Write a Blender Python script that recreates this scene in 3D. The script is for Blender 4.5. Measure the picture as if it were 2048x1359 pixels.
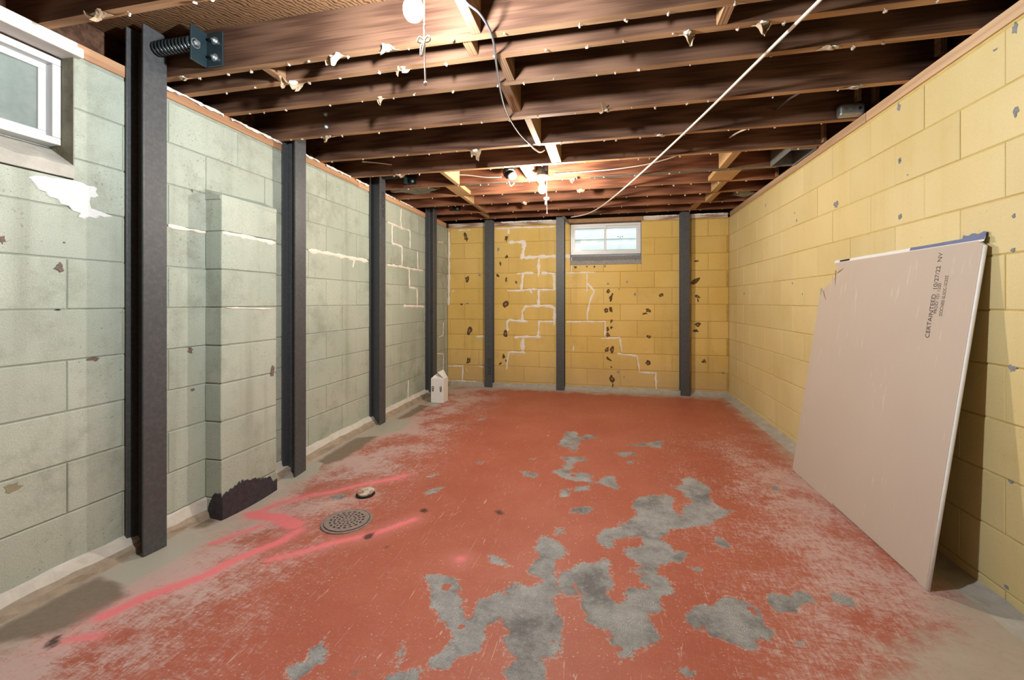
import bpy, bmesh, math, random
import numpy as np
from mathutils import Vector, Matrix

# ------------------------------------------------------------------ reset
for o in list(bpy.data.objects):
    bpy.data.objects.remove(o, do_unlink=True)
scene = bpy.context.scene
COL = scene.collection
R = random.Random(7)

# ------------------------------------------------------------------ camera
F, CX, HY = 860.0, 1024.0, 603.0          # focal length, centre and horizon in pixels of 2048 x 1359
TH = math.atan((1213 - 1024) / F)
S, C = math.sin(TH), math.cos(TH)
HC = 1.11
cam_d = bpy.data.cameras.new('camera')
cam_d.sensor_width = 36
cam_d.lens = F / 2048 * 36
cam_d.shift_y = -(679.5 - HY) / 2048
cam_d.clip_start = 0.02
cam = bpy.data.objects.new('camera', cam_d)
cam.location = (0, 0, HC)
cam.rotation_euler = (math.pi / 2, 0, TH)
COL.objects.link(cam)
scene.camera = cam

# ------------------------------------------------------------------ world, exposure
BULB_1 = (0.93, 0.975, 1.0)
BULB_2 = (1.0, 0.89, 0.74)
POWER_1, POWER_2 = 2250.0, 1800.0
SKY = 5.0
world = bpy.data.worlds.new('world')
scene.world = world
world.use_nodes = True
bg = world.node_tree.nodes['Background']
bg.inputs[0].default_value = (0.90, 0.95, 1.0, 1)
bg.inputs[1].default_value = SKY
vs = scene.view_settings
vs.view_transform = 'Standard'
vs.look = 'None'
vs.exposure = 0.10
vs.gamma = 1.0
vs.use_curve_mapping = False
cy_ = scene.cycles
cy_.max_bounces = 6; cy_.diffuse_bounces = 4; cy_.glossy_bounces = 2; cy_.transmission_bounces = 4; cy_.transparent_max_bounces = 6
cy_.use_light_tree = False
cy_.caustics_reflective = False; cy_.caustics_refractive = False

# ------------------------------------------------------------------ dimensions (metres)
XL, XR, YB, YF = -2.10, 1.41, 5.50, -2.6
ZJ, DJ = 2.16, 0.19                       # joist underside, joist depth
ROW0, ROWH, BLK = 0.063, 0.2032, 0.4064   # block courses
JOISTS = [-2.4, -2.0, -1.6, -1.2, -0.8, -0.4, 0.0, 0.40, 0.80, 1.20, 1.62, 1.766, 2.00, 2.395, 2.83, 3.25, 3.67, 4.04, 4.43, 4.86, 5.23]
JA, JB, JC, JD, JE, JF, JG, JH, JI, JJ, JK = 1.62, 1.766, 2.00, 2.395, 2.83, 3.25, 3.67, 4.04, 4.43, 4.86, 5.23

# pixel of the photograph -> point on a real plane of the room
def ray(x, y):
    u, v = (x - CX) / F, (HY - y) / F
    return Vector((u * C - S, u * S + C, v))
CAM = Vector((0, 0, HC))
def on_z(x, y, z=0.0):
    d = ray(x, y); return CAM + d * ((z - HC) / d.z)
def floor_z(x, y):
    """the slab sags towards the foot of the pilaster"""
    return -0.065 * math.exp(-((x + 1.9) / 0.36) ** 2 - ((y - 2.12) / 0.52) ** 2)
def on_floor(x, y):
    w = on_z(x, y, 0.0)
    for _ in range(5): w = on_z(x, y, floor_z(w.x, w.y))
    return w
def on_x(x, y, X):
    d = ray(x, y); return CAM + d * (X / d.x)
def on_y(x, y, Y):
    d = ray(x, y); return CAM + d * (Y / d.y)
def crop(o, pts):
    return [(o[0] + p[0] / o[2], o[1] + p[1] / o[2]) for p in pts]

# ------------------------------------------------------------------ material helpers
class Mat:
    def __init__(s, name, rough=0.7, metal=0.0, spec=0.4):
        s.m = bpy.data.materials.new(name); s.m.use_nodes = True
        s.t = s.m.node_tree; s.b = s.t.nodes['Principled BSDF']
        s.b.inputs['Roughness'].default_value = rough
        s.b.inputs['Metallic'].default_value = metal
        s.b.inputs['Specular IOR Level'].default_value = spec
    def n(s, k, **kw):
        nd = s.t.nodes.new(k)
        for a, v in kw.items(): setattr(nd, a, v)
        return nd
    def put(s, sock, v):
        if isinstance(v, bpy.types.NodeSocket): s.t.links.new(v, sock)
        elif isinstance(v, (tuple, list)) and len(v) == 3 and sock.type == 'RGBA': sock.default_value = (*v, 1)
        else: sock.default_value = v
    def pos(s): return s.n('ShaderNodeNewGeometry').outputs['Position']
    def objco(s): return s.n('ShaderNodeTexCoord').outputs['Object']
    def map(s, vec, scale=(1, 1, 1), rot=(0, 0, 0), loc=(0, 0, 0)):
        k = s.n('ShaderNodeMapping'); s.put(k.inputs[0], vec)
        k.inputs[1].default_value = loc; k.inputs[2].default_value = rot; k.inputs[3].default_value = scale
        return k.outputs[0]
    def noise(s, vec, scale, detail=4, rough=0.55, dist=0.0):
        k = s.n('ShaderNodeTexNoise'); s.put(k.inputs['Vector'], vec)
        k.inputs['Scale'].default_value = scale; k.inputs['Detail'].default_value = detail
        k.inputs['Roughness'].default_value = rough; k.inputs['Distortion'].default_value = dist
        return k.outputs['Fac']
    def wave(s, vec, scale, dist, dscale=1.0, detail=2):
        k = s.n('ShaderNodeTexWave'); s.put(k.inputs['Vector'], vec)
        k.inputs['Scale'].default_value = scale; k.inputs['Distortion'].default_value = dist
        k.inputs['Detail'].default_value = detail; k.inputs['Detail Scale'].default_value = dscale
        return k.outputs['Fac']
    def voro(s, vec, scale, feat='F1'):
        k = s.n('ShaderNodeTexVoronoi', feature=feat); s.put(k.inputs['Vector'], vec)
        k.inputs['Scale'].default_value = scale
        return k.outputs['Distance']
    def step(s, v, a, b, lo=0.0, hi=1.0):
        k = s.n('ShaderNodeMapRange', interpolation_type='SMOOTHSTEP')
        s.put(k.inputs[0], v)
        for i, q in enumerate((a, b, lo, hi)): k.inputs[1 + i].default_value = q
        return k.outputs[0]
    def math(s, op, a, b=0.0, clamp=False):
        k = s.n('ShaderNodeMath', operation=op, use_clamp=clamp)
        s.put(k.inputs[0], a); s.put(k.inputs[1], b)
        return k.outputs[0]
    def mix(s, f, a, b, mode='MIX'):
        k = s.n('ShaderNodeMix', data_type='RGBA', blend_type=mode)
        s.put(k.inputs[0], f); s.put(k.inputs[6], a); s.put(k.inputs[7], b)
        return k.outputs[2]
    def attr(s, name):
        return s.n('ShaderNodeAttribute', attribute_name=name).outputs['Fac']
    def rnd(s): return s.n('ShaderNodeObjectInfo').outputs['Random']
    def sep(s, v):
        k = s.n('ShaderNodeSeparateXYZ'); s.put(k.inputs[0], v); return k.outputs
    def color(s, c): s.put(s.b.inputs['Base Color'], c); return s
    def bump(s, h, strength=0.3, dist=0.01):
        k = s.n('ShaderNodeBump'); k.inputs['Strength'].default_value = strength
        k.inputs['Distance'].default_value = dist; s.put(k.inputs['Height'], h)
        s.t.links.new(k.outputs[0], s.b.inputs['Normal']); return s

def plain(name, col, rough=0.6, metal=0.0, vary=0.15, scale=30, bump=0.0, spec=0.4):
    m = Mat(name, rough, metal, spec); p = m.pos()
    n = m.noise(p, scale, 4)
    dark = tuple(c * (1 - vary) for c in col); light = tuple(min(1, c * (1 + vary)) for c in col)
    m.color(m.mix(n, dark, light))
    if bump: m.bump(m.noise(p, scale * 4, 3), bump, 0.004)
    return m.m

def paint_block(name, c1, c2, dirt, dirt_amt, low_dirt=None, speck=(0.13, 0.12, 0.10), grime=0.5):
    m = Mat(name, 0.62, 0, 0.35); p = m.pos()
    col = m.mix(m.step(m.noise(p, 1.3, 3), 0.35, 0.65), c1, c2)
    r = m.math('MULTIPLY_ADD', m.rnd(), 0.09); r.node.inputs[2].default_value = 0.955
    k = m.n('ShaderNodeVectorMath', operation='SCALE'); m.put(k.inputs[0], col); m.put(k.inputs[3], r); col = k.outputs[0]
    streak = m.noise(m.map(p, (9, 9, 0.6)), 1.0, 4)
    col = m.mix(m.step(streak, 0.5, 0.85, 0, dirt_amt), col, dirt)
    blot = m.noise(p, 3.1, 6, 0.72)
    col = m.mix(m.step(blot, 0.54 - 0.06 * grime, 0.78 - 0.08 * grime, 0, dirt_amt * 0.9), col, dirt)
    if low_dirt:
        z = m.sep(p)[2]
        zz = m.math('ADD', z, m.math('MULTIPLY', m.noise(p, 4, 5), 0.5))
        col = m.mix(m.step(zz, 0.75, 0.28, 0, 0.55), col, low_dirt)
    gk = m.n('ShaderNodeVectorMath', operation='SCALE'); m.put(gk.inputs[0], col)
    m.put(gk.inputs[3], m.step(m.noise(p, 230, 2, 0.7), 0.25, 0.75, 0.96 - 0.10 * grime, 1.03 + 0.09 * grime)); col = gk.outputs[0]
    pits = m.step(m.noise(p, 85, 2, 0.6), 0.69 - 0.08 * grime, 0.78 - 0.06 * grime, 0, 0.55)
    big = m.step(m.noise(p, 26, 3, 0.7), 0.71, 0.76, 0, 0.7)
    col = m.mix(m.math('MULTIPLY', pits, m.step(m.noise(p, 2.2, 3), 0.42, 0.62)), col, speck)
    col = m.mix(m.math('MULTIPLY', big, m.step(m.noise(p, 1.7, 2), 0.5, 0.7)), col, speck)
    m.color(col)
    h = m.math('ADD', m.noise(p, 140, 3, 0.7), m.math('MULTIPLY', m.noise(p, 30, 3), 0.7))
    m.bump(h, 0.35, 0.004)
    return m.m

def wood(name, dark, light, axis=0, rough=0.65, knots=True, scale=1.0, blot=0.3):
    m = Mat(name, rough, 0, 0.15); p = m.pos()
    r = m.math('MULTIPLY', m.rnd(), 37.0)
    k = m.n('ShaderNodeVectorMath', operation='ADD'); m.put(k.inputs[0], p)
    cb = m.n('ShaderNodeCombineXYZ')
    for i in range(3): m.put(cb.inputs[i], r)
    m.put(k.inputs[1], cb.outputs[0]); q = k.outputs[0]
    sc = [22.0, 22.0, 22.0]; sc[axis] = 0.7
    v = m.map(q, tuple(a * scale for a in sc))
    grain = m.noise(v, 2.2, 2, 0.5, 0.0)
    fine = m.noise(m.map(q, tuple((150 if i != axis else 3.0) for i in range(3))), 1.0, 2)
    bands = m.wave(m.map(q, tuple((9 if i != axis else 0.22) for i in range(3))), 3.2, 5.0, 0.8, 1)
    f = m.math('ADD', m.math('MULTIPLY', grain, 0.34), m.math('ADD', m.math('MULTIPLY', fine, 0.42), m.math('MULTIPLY', bands, 0.24)))
    col = m.mix(m.step(f, 0.30, 0.68), dark, light)
    blotch = m.step(m.noise(q, 1.6, 2), 0.55, 0.8, 0, blot)
    col = m.mix(blotch, col, tuple(c * 0.45 for c in dark))
    if knots:
        vd = m.voro(m.map(q, tuple((4.5 if i != axis else 1.6) for i in range(3))), 1.0)
        col = m.mix(m.step(vd, 0.09, 0.03, 0, 0.8), col, tuple(c * 0.3 for c in dark))
    kk = m.n('ShaderNodeVectorMath', operation='SCALE'); m.put(kk.inputs[0], col)
    rr = m.math('MULTIPLY_ADD', m.rnd(), 0.35); rr.node.inputs[2].default_value = 0.82
    m.put(kk.inputs[3], rr)
    m.color(kk.outputs[0]); m.bump(fine, 0.2, 0.003)
    return m.m

def emit(name, col, strength):
    m = Mat(name, 0.3)
    m.put(m.b.inputs['Base Color'], (0.9, 0.9, 0.88))
    m.put(m.b.inputs['Emission Color'], col); m.b.inputs['Emission Strength'].default_value = strength
    return m.m

def glass(name, dusty, tint=(0.9, 0.96, 0.95)):
    m = Mat(name, 0.05)
    t = m.t; out = t.nodes['Material Output']
    tr = m.n('ShaderNodeBsdfTransparent'); tr.inputs[0].default_value = (*tint, 1)
    gl = m.n('ShaderNodeBsdfGlossy'); gl.inputs['Roughness'].default_value = 0.03
    df = m.n('ShaderNodeBsdfDiffuse'); df.inputs[0].default_value = (0.42, 0.47, 0.44, 1)
    a = m.n('ShaderNodeMixShader'); a.inputs[0].default_value = 0.07
    t.links.new(tr.outputs[0], a.inputs[1]); t.links.new(gl.outputs[0], a.inputs[2])
    b = m.n('ShaderNodeMixShader')
    m.put(b.inputs[0], m.step(m.noise(m.pos(), 5, 5, 0.6), 0.3, 0.75, dusty * 0.4, dusty))
    t.links.new(a.outputs[0], b.inputs[1]); t.links.new(df.outputs[0], b.inputs[2])
    t.links.new(b.outputs[0], out.inputs[0])
    return m.m

# ------------------------------------------------------------------ materials
M = {}
M['green'] = paint_block('green_block_paint', (0.40, 0.455, 0.385), (0.475, 0.515, 0.435), (0.27, 0.29, 0.23), 0.75, None, grime=1.0)
M['green_joint'] = plain('green_joint_paint', (0.31, 0.345, 0.29), 0.8, 0, 0.35, 18, 0.4)
M['yellow_back'] = paint_block('ochre_block_paint', (0.66, 0.45, 0.12), (0.72, 0.51, 0.165), (0.46, 0.29, 0.075), 0.45, (0.52, 0.36, 0.20))
M['yellow_back_joint'] = plain('ochre_joint_paint', (0.50, 0.32, 0.085), 0.8, 0, 0.35, 18, 0.4)
M['yellow'] = paint_block('yellow_block_paint', (0.66, 0.535, 0.255), (0.71, 0.59, 0.31), (0.56, 0.41, 0.12), 0.40, None, grime=0.1)
M['yellow_joint'] = plain('yellow_joint_paint', (0.58, 0.44, 0.16), 0.8, 0, 0.3, 18, 0.4)
M['caulk'] = plain('white_patching_compound', (0.80, 0.74, 0.66), 0.75, 0, 0.10, 25, 0.4)
M['white_patch'] = plain('white_spray_patch', (0.66, 0.68, 0.67), 0.8, 0, 0.10, 40, 0.3)
M['brown_chip'] = plain('dark_brown_adhesive', (0.11, 0.060, 0.022), 0.8, 0, 0.6, 60, 0.5)
M['pale_chip'] = plain('pale_chip_core', (0.30, 0.20, 0.09), 0.8, 0, 0.5, 60, 0.5)
M['grey_chip'] = plain('bare_block_grey', (0.26, 0.27, 0.28), 0.9, 0, 0.45, 90, 0.6)
M['mauve_chip'] = plain('bare_block_brown', (0.19, 0.14, 0.12), 0.9, 0, 0.5, 90, 0.6)
M['wall_shadow'] = plain('painted_wall_shadow', (0.30, 0.28, 0.19), 0.9, 0, 0.15, 40, 0.3)  # olive tone that paints a dark shadow on the green wall
M['jamb'] = plain('dirty_jamb_plaster', (0.25, 0.235, 0.17), 0.9, 0, 0.6, 14, 0.6)
M['tar'] = plain('black_tar', (0.040, 0.033, 0.040), 0.7, 0, 0.8, 40, 0.9)
M['steel'] = None
M['joist'] = wood('dark_joist_wood', (0.076, 0.037, 0.023), (0.165, 0.088, 0.055), 0, blot=0.10)
M['joist_edge'] = wood('tan_joist_edge', (0.30, 0.165, 0.085), (0.48, 0.285, 0.155), 0, knots=False)
M['block_wood'] = wood('blocking_wood', (0.22, 0.12, 0.065), (0.40, 0.24, 0.13), 1)
M['new_wood'] = wood('pale_blocking_wood', (0.44, 0.27, 0.12), (0.62, 0.42, 0.22), 1)
M['warm_lit_wood'] = wood('bulb_warmed_joist_wood', (0.115, 0.045, 0.027), (0.25, 0.105, 0.06), 0)  # redder copy of the joist wood, warm bulb light put into its colour
m = Mat('subfloor_plywood', 0.6, 0, 0.3); p = m.pos()
gr = m.wave(m.map(p, (1, 1, 1), (0, 0, 0.5)), 17, 7.0, 1.4, 3)
gr = m.math('ADD', m.math('MULTIPLY', gr, 0.7), m.math('MULTIPLY', m.noise(m.map(p, (60, 5, 5), (0, 0, 0.5)), 1.0, 4), 0.3))
c = m.mix(m.step(gr, 0.12, 0.5), (0.045, 0.018, 0.010), (0.22, 0.118, 0.055))
rr = m.math('MULTIPLY_ADD', m.rnd(), 0.6); rr.node.inputs[2].default_value = 0.6
k = m.n('ShaderNodeVectorMath', operation='SCALE'); m.put(k.inputs[0], c); m.put(k.inputs[3], rr)
m.color(k.outputs[0]); m.bump(gr, 0.2, 0.003); M['subfloor'] = m.m
M['sill_orange'] = wood('orange_sill_wood', (0.42, 0.22, 0.12), (0.60, 0.36, 0.21), 1, knots=False)
M['sill_tan'] = wood('tan_sill_wood', (0.46, 0.29, 0.17), (0.62, 0.43, 0.27), 1, knots=False)
M['sill_back'] = wood('whitewashed_sill_wood', (0.22, 0.12, 0.09), (0.62, 0.55, 0.48), 0, knots=False)
M['vinyl'] = plain('white_vinyl', (0.68, 0.69, 0.70), 0.35, 0, 0.04, 10)
M['header'] = plain('white_painted_board', (0.74, 0.70, 0.66), 0.6, 0, 0.12, 14, 0.3)
M['glass_clear'] = glass('window_glass', 0.10)
M['glass_dusty'] = glass('dusty_window_glass', 0.75, (0.50, 0.56, 0.53))
M['concrete'] = plain('grey_concrete', (0.36, 0.35, 0.32), 0.9, 0, 0.3, 30, 0.5)
M['sill_concrete'] = plain('weathered_sill_concrete', (0.30, 0.29, 0.285), 0.9, 0, 0.5, 45, 0.6)
M['sill_white'] = plain('whitewashed_sill_concrete', (0.46, 0.44, 0.39), 0.9, 0, 0.4, 14, 0.6)
M['well'] = plain('pale_well_wall', (0.80, 0.81, 0.82), 0.8, 0, 0.10, 6)
M['gravel'] = plain('grey_gravel', (0.42, 0.44, 0.43), 0.9, 0, 0.5, 30, 0.6)
M['black_metal'] = plain('black_coated_steel', (0.014, 0.028, 0.034), 0.28, 0.0, 0.3, 30, 0, 0.9)
M['bolt'] = plain('zinc_bolt', (0.55, 0.58, 0.60), 0.35, 0.9, 0.25, 80)
M['galv'] = plain('galvanised_metal', (0.34, 0.35, 0.35), 0.45, 0.7, 0.3, 30)
M['box_black'] = plain('old_black_box_metal', (0.05, 0.046, 0.045), 0.5, 0.3, 0.4, 50)
M['porcelain'] = plain('white_porcelain', (0.80, 0.78, 0.74), 0.25, 0, 0.05, 20)
M['cord_white'] = plain('white_cable_sheath', (0.72, 0.66, 0.58), 0.5, 0, 0.12, 30)
M['cord_grey'] = plain('grey_cable_sheath', (0.10, 0.10, 0.11), 0.45, 0, 0.3, 30)
M['string'] = plain('white_string', (0.80, 0.78, 0.74), 0.8, 0, 0.1, 60)
M['paper'] = plain('tan_drywall_paper', (0.42, 0.31, 0.20), 0.8, 0, 0.2, 40, 0.3)
M['gypsum'] = plain('white_gypsum', (0.80, 0.76, 0.71), 0.85, 0, 0.12, 60, 0.6)
M['nail'] = plain('plaster_dusted_nail', (0.50, 0.43, 0.36), 0.8, 0, 0.3, 90)
M['board'] = None
M['blue_tape'] = plain('blue_edge_tape', (0.155, 0.19, 0.33), 0.45, 0, 0.35, 30)
M['white_tape'] = plain('white_edge_tape', (0.80, 0.80, 0.80), 0.45, 0, 0.08, 30)
M['ink'] = plain('grey_brown_ink', (0.15, 0.115, 0.10), 0.7, 0, 0.2, 200)
M['ink_dark'] = plain('black_ink', (0.012, 0.012, 0.013), 0.6, 0, 0.2, 60)
M['carton'] = plain('white_carton', (0.80, 0.80, 0.79), 0.5, 0, 0.03, 20)
M['rust'] = plain('rusty_cast_iron', (0.29, 0.22, 0.195), 0.7, 0.2, 0.5, 60, 0.5)
M['hole'] = plain('drain_dark', (0.012, 0.010, 0.010), 0.9, 0, 0.2, 30)
M['foil'] = plain('dirty_foil', (0.20, 0.20, 0.17), 0.4, 0.5, 0.6, 60, 0.7)
M['duct_in'] = plain('dark_duct', (0.03, 0.031, 0.034), 0.5, 0.5, 0.3, 20)
M['wall_rear'] = plain('plain_rear_wall_paint', (0.60, 0.55, 0.42), 0.8, 0, 0.08, 4)

m = Mat('charcoal_post_paint', 0.48, 0.0, 0.5); p = m.pos()
m.color(m.mix(m.step(m.noise(p, 60, 4), 0.35, 0.75), (0.056, 0.059, 0.064), (0.080, 0.083, 0.088)))
m.bump(m.math('ADD', m.noise(p, 220, 2), m.noise(m.map(p, (40, 40, 3)), 1, 3)), 0.12, 0.003); M['steel'] = m.m

m = Mat('drywall_face_paper', 0.75, 0, 0.25); p = m.pos()
c = m.mix(m.noise(p, 2.0, 3), (0.50, 0.42, 0.35), (0.56, 0.475, 0.40))
st = m.noise(m.map(p, (60, 60, 2.2)), 1.0, 3, 0.6)
c = m.mix(m.math('MULTIPLY', m.step(st, 0.60, 0.70, 0, 0.5), m.step(m.noise(p, 3, 2), 0.42, 0.6)), c, (0.72, 0.65, 0.56))
m.color(c); m.bump(m.noise(m.map(p, (60, 60, 2)), 1, 3), 0.05, 0.002); M['board'] = m.m

# ------------------------------------------------------------------ mesh helpers
def mk(name, V, Fc, mats, parent=None, smooth=False, fm=None):
    me = bpy.data.meshes.new(name)
    me.from_pydata([tuple(v) for v in V], [], Fc)
    if not isinstance(mats, (list, tuple)): mats = [mats]
    for q in mats: me.materials.append(q)
    if fm is not None: me.polygons.foreach_set('material_index', fm)
    if smooth: me.polygons.foreach_set('use_smooth', [True] * len(me.polygons))
    me.update()
    return link(name, me, parent)
def link(name, me, parent=None):
    o = bpy.data.objects.new(name, me)
    COL.objects.link(o)
    if parent is not None:
        o.parent = parent
        o.matrix_parent_inverse = Matrix.LocRotScale(parent.location, parent.rotation_euler, None).inverted()
    return o
def tag(o, label=None, cat=None, group=None, kind=None):
    if label: o['label'] = label
    if cat: o['category'] = cat
    if group: o['group'] = group
    if kind: o['kind'] = kind
    return o
def thing(name, label, cat, loc, group=None):
    o = bpy.data.objects.new(name, None); o.location = loc; o.empty_display_size = 0.1
    COL.objects.link(o)
    return tag(o, label, cat, group)

class G:
    """collects shapes for ONE mesh"""
    def __init__(s): s.V = []; s.F = []; s.m = []
    def add(s, V, Fc, mi=0):
        b = len(s.V); s.V += [Vector(v) for v in V]
        s.F += [[i + b for i in f] for f in Fc]; s.m += [mi] * len(Fc); return s
    def box(s, x0, x1, y0, y1, z0, z1, mi=0):
        V = [(x, y, z) for z in (z0, z1) for y in (y0, y1) for x in (x0, x1)]
        return s.add(V, [(0, 2, 3, 1), (4, 5, 7, 6), (0, 1, 5, 4), (2, 6, 7, 3), (0, 4, 6, 2), (1, 3, 7, 5)], mi)
    def obox(s, c, ax, ay, az, hx, hy, hz, mi=0):
        c, ax, ay, az = Vector(c), Vector(ax), Vector(ay), Vector(az)
        V = [c + ax * (hx * i) + ay * (hy * j) + az * (hz * k) for k in (-1, 1) for j in (-1, 1) for i in (-1, 1)]
        return s.add(V, [(0, 2, 3, 1), (4, 5, 7, 6), (0, 1, 5, 4), (2, 6, 7, 3), (0, 4, 6, 2), (1, 3, 7, 5)], mi)
    def prism(s, poly, o, u, v, w, mi=0, side=None):
        """poly (a,b) in the plane o + a*u + b*v, extruded by vector w"""
        o, u, v, w = Vector(o), Vector(u), Vector(v), Vector(w)
        n = len(poly)
        A = [o + u * a + v * b for a, b in poly]
        V = A + [q + w for q in A]
        s.add(V, [list(range(n))[::-1], list(range(n, 2 * n))], mi)
        b = len(s.V) - 2 * n
        for i in range(n):
            j = (i + 1) % n
            s.F.append([b + i, b + j, b + n + j, b + n + i]); s.m.append(mi if side is None else side)
        return s
    def tube(s, path, r, n=8, mi=0, caps=True):
        P = [Vector(q) for q in path]; b0 = len(s.V); m_ = len(P)
        prev = None
        for i, q in enumerate(P):
            d = (P[min(i + 1, m_ - 1)] - P[max(i - 1, 0)]).normalized()
            if prev is None:
                a = Vector((0, 0, 1)) if abs(d.z) < 0.9 else Vector((1, 0, 0))
                a = (a - d * a.dot(d)).normalized()
            else:
                a = (prev - d * prev.dot(d)).normalized()
            prev = a; bb = d.cross(a)
            rr = r[i] if isinstance(r, (list, tuple)) else r
            for k in range(n):
                t = 2 * math.pi * k / n
                s.V.append(q + a * (rr * math.cos(t)) + bb * (rr * math.sin(t)))
        for i in range(m_ - 1):
            for k in range(n):
                k2 = (k + 1) % n
                s.F.append([b0 + i * n + k, b0 + i * n + k2, b0 + (i + 1) * n + k2, b0 + (i + 1) * n + k]); s.m.append(mi)
        if caps:
            s.F.append([b0 + k for k in range(n)][::-1]); s.m.append(mi)
            s.F.append([b0 + (m_ - 1) * n + k for k in range(n)]); s.m.append(mi)
        return s
    def lathe(s, prof, o, axis=(0, 0, 1), n=20, mi=0):
        o, ax = Vector(o), Vector(axis).normalized()
        path = [o + ax * h for r_, h in prof]
        a = Vector((1, 0, 0)) if abs(ax.x) < 0.9 else Vector((0, 1, 0))
        a = (a - ax * a.dot(ax)).normalized(); bb = ax.cross(a); b0 = len(s.V)
        for (r_, h), q in zip(prof, path):
            for k in range(n):
                t = 2 * math.pi * k / n
                s.V.append(q + a * (r_ * math.cos(t)) + bb * (r_ * math.sin(t)))
        for i in range(len(prof) - 1):
            for k in range(n):
                k2 = (k + 1) % n
                s.F.append([b0 + i * n + k, b0 + i * n + k2, b0 + (i + 1) * n + k2, b0 + (i + 1) * n + k]); s.m.append(mi)
        s.F.append([b0 + k for k in range(n)][::-1]); s.m.append(mi)
        e = b0 + (len(prof) - 1) * n
        s.F.append([e + k for k in range(n)]); s.m.append(mi)
        return s
    def build(s, name, mats, parent=None, smooth=False):
        return mk(name, s.V, s.F, mats, parent, smooth, s.m)

def bevel(o, w=0.003, seg=2):
    b = o.modifiers.new('bevel', 'BEVEL'); b.width = w; b.segments = seg; b.limit_method = 'ANGLE'
    return o
def spline(pts, k=8):
    P = [Vector(q) for q in pts]; out = []
    for i in range(len(P) - 1):
        a, b, c, d = P[max(i - 1, 0)], P[i], P[i + 1], P[min(i + 2, len(P) - 1)]
        for j in range(k):
            t = j / k
            out.append(0.5 * ((2 * b) + (c - a) * t + (2 * a - 5 * b + 4 * c - d) * t * t + (3 * b - a - 3 * c + d) * t ** 3))
    out.append(P[-1]); return out

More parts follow.
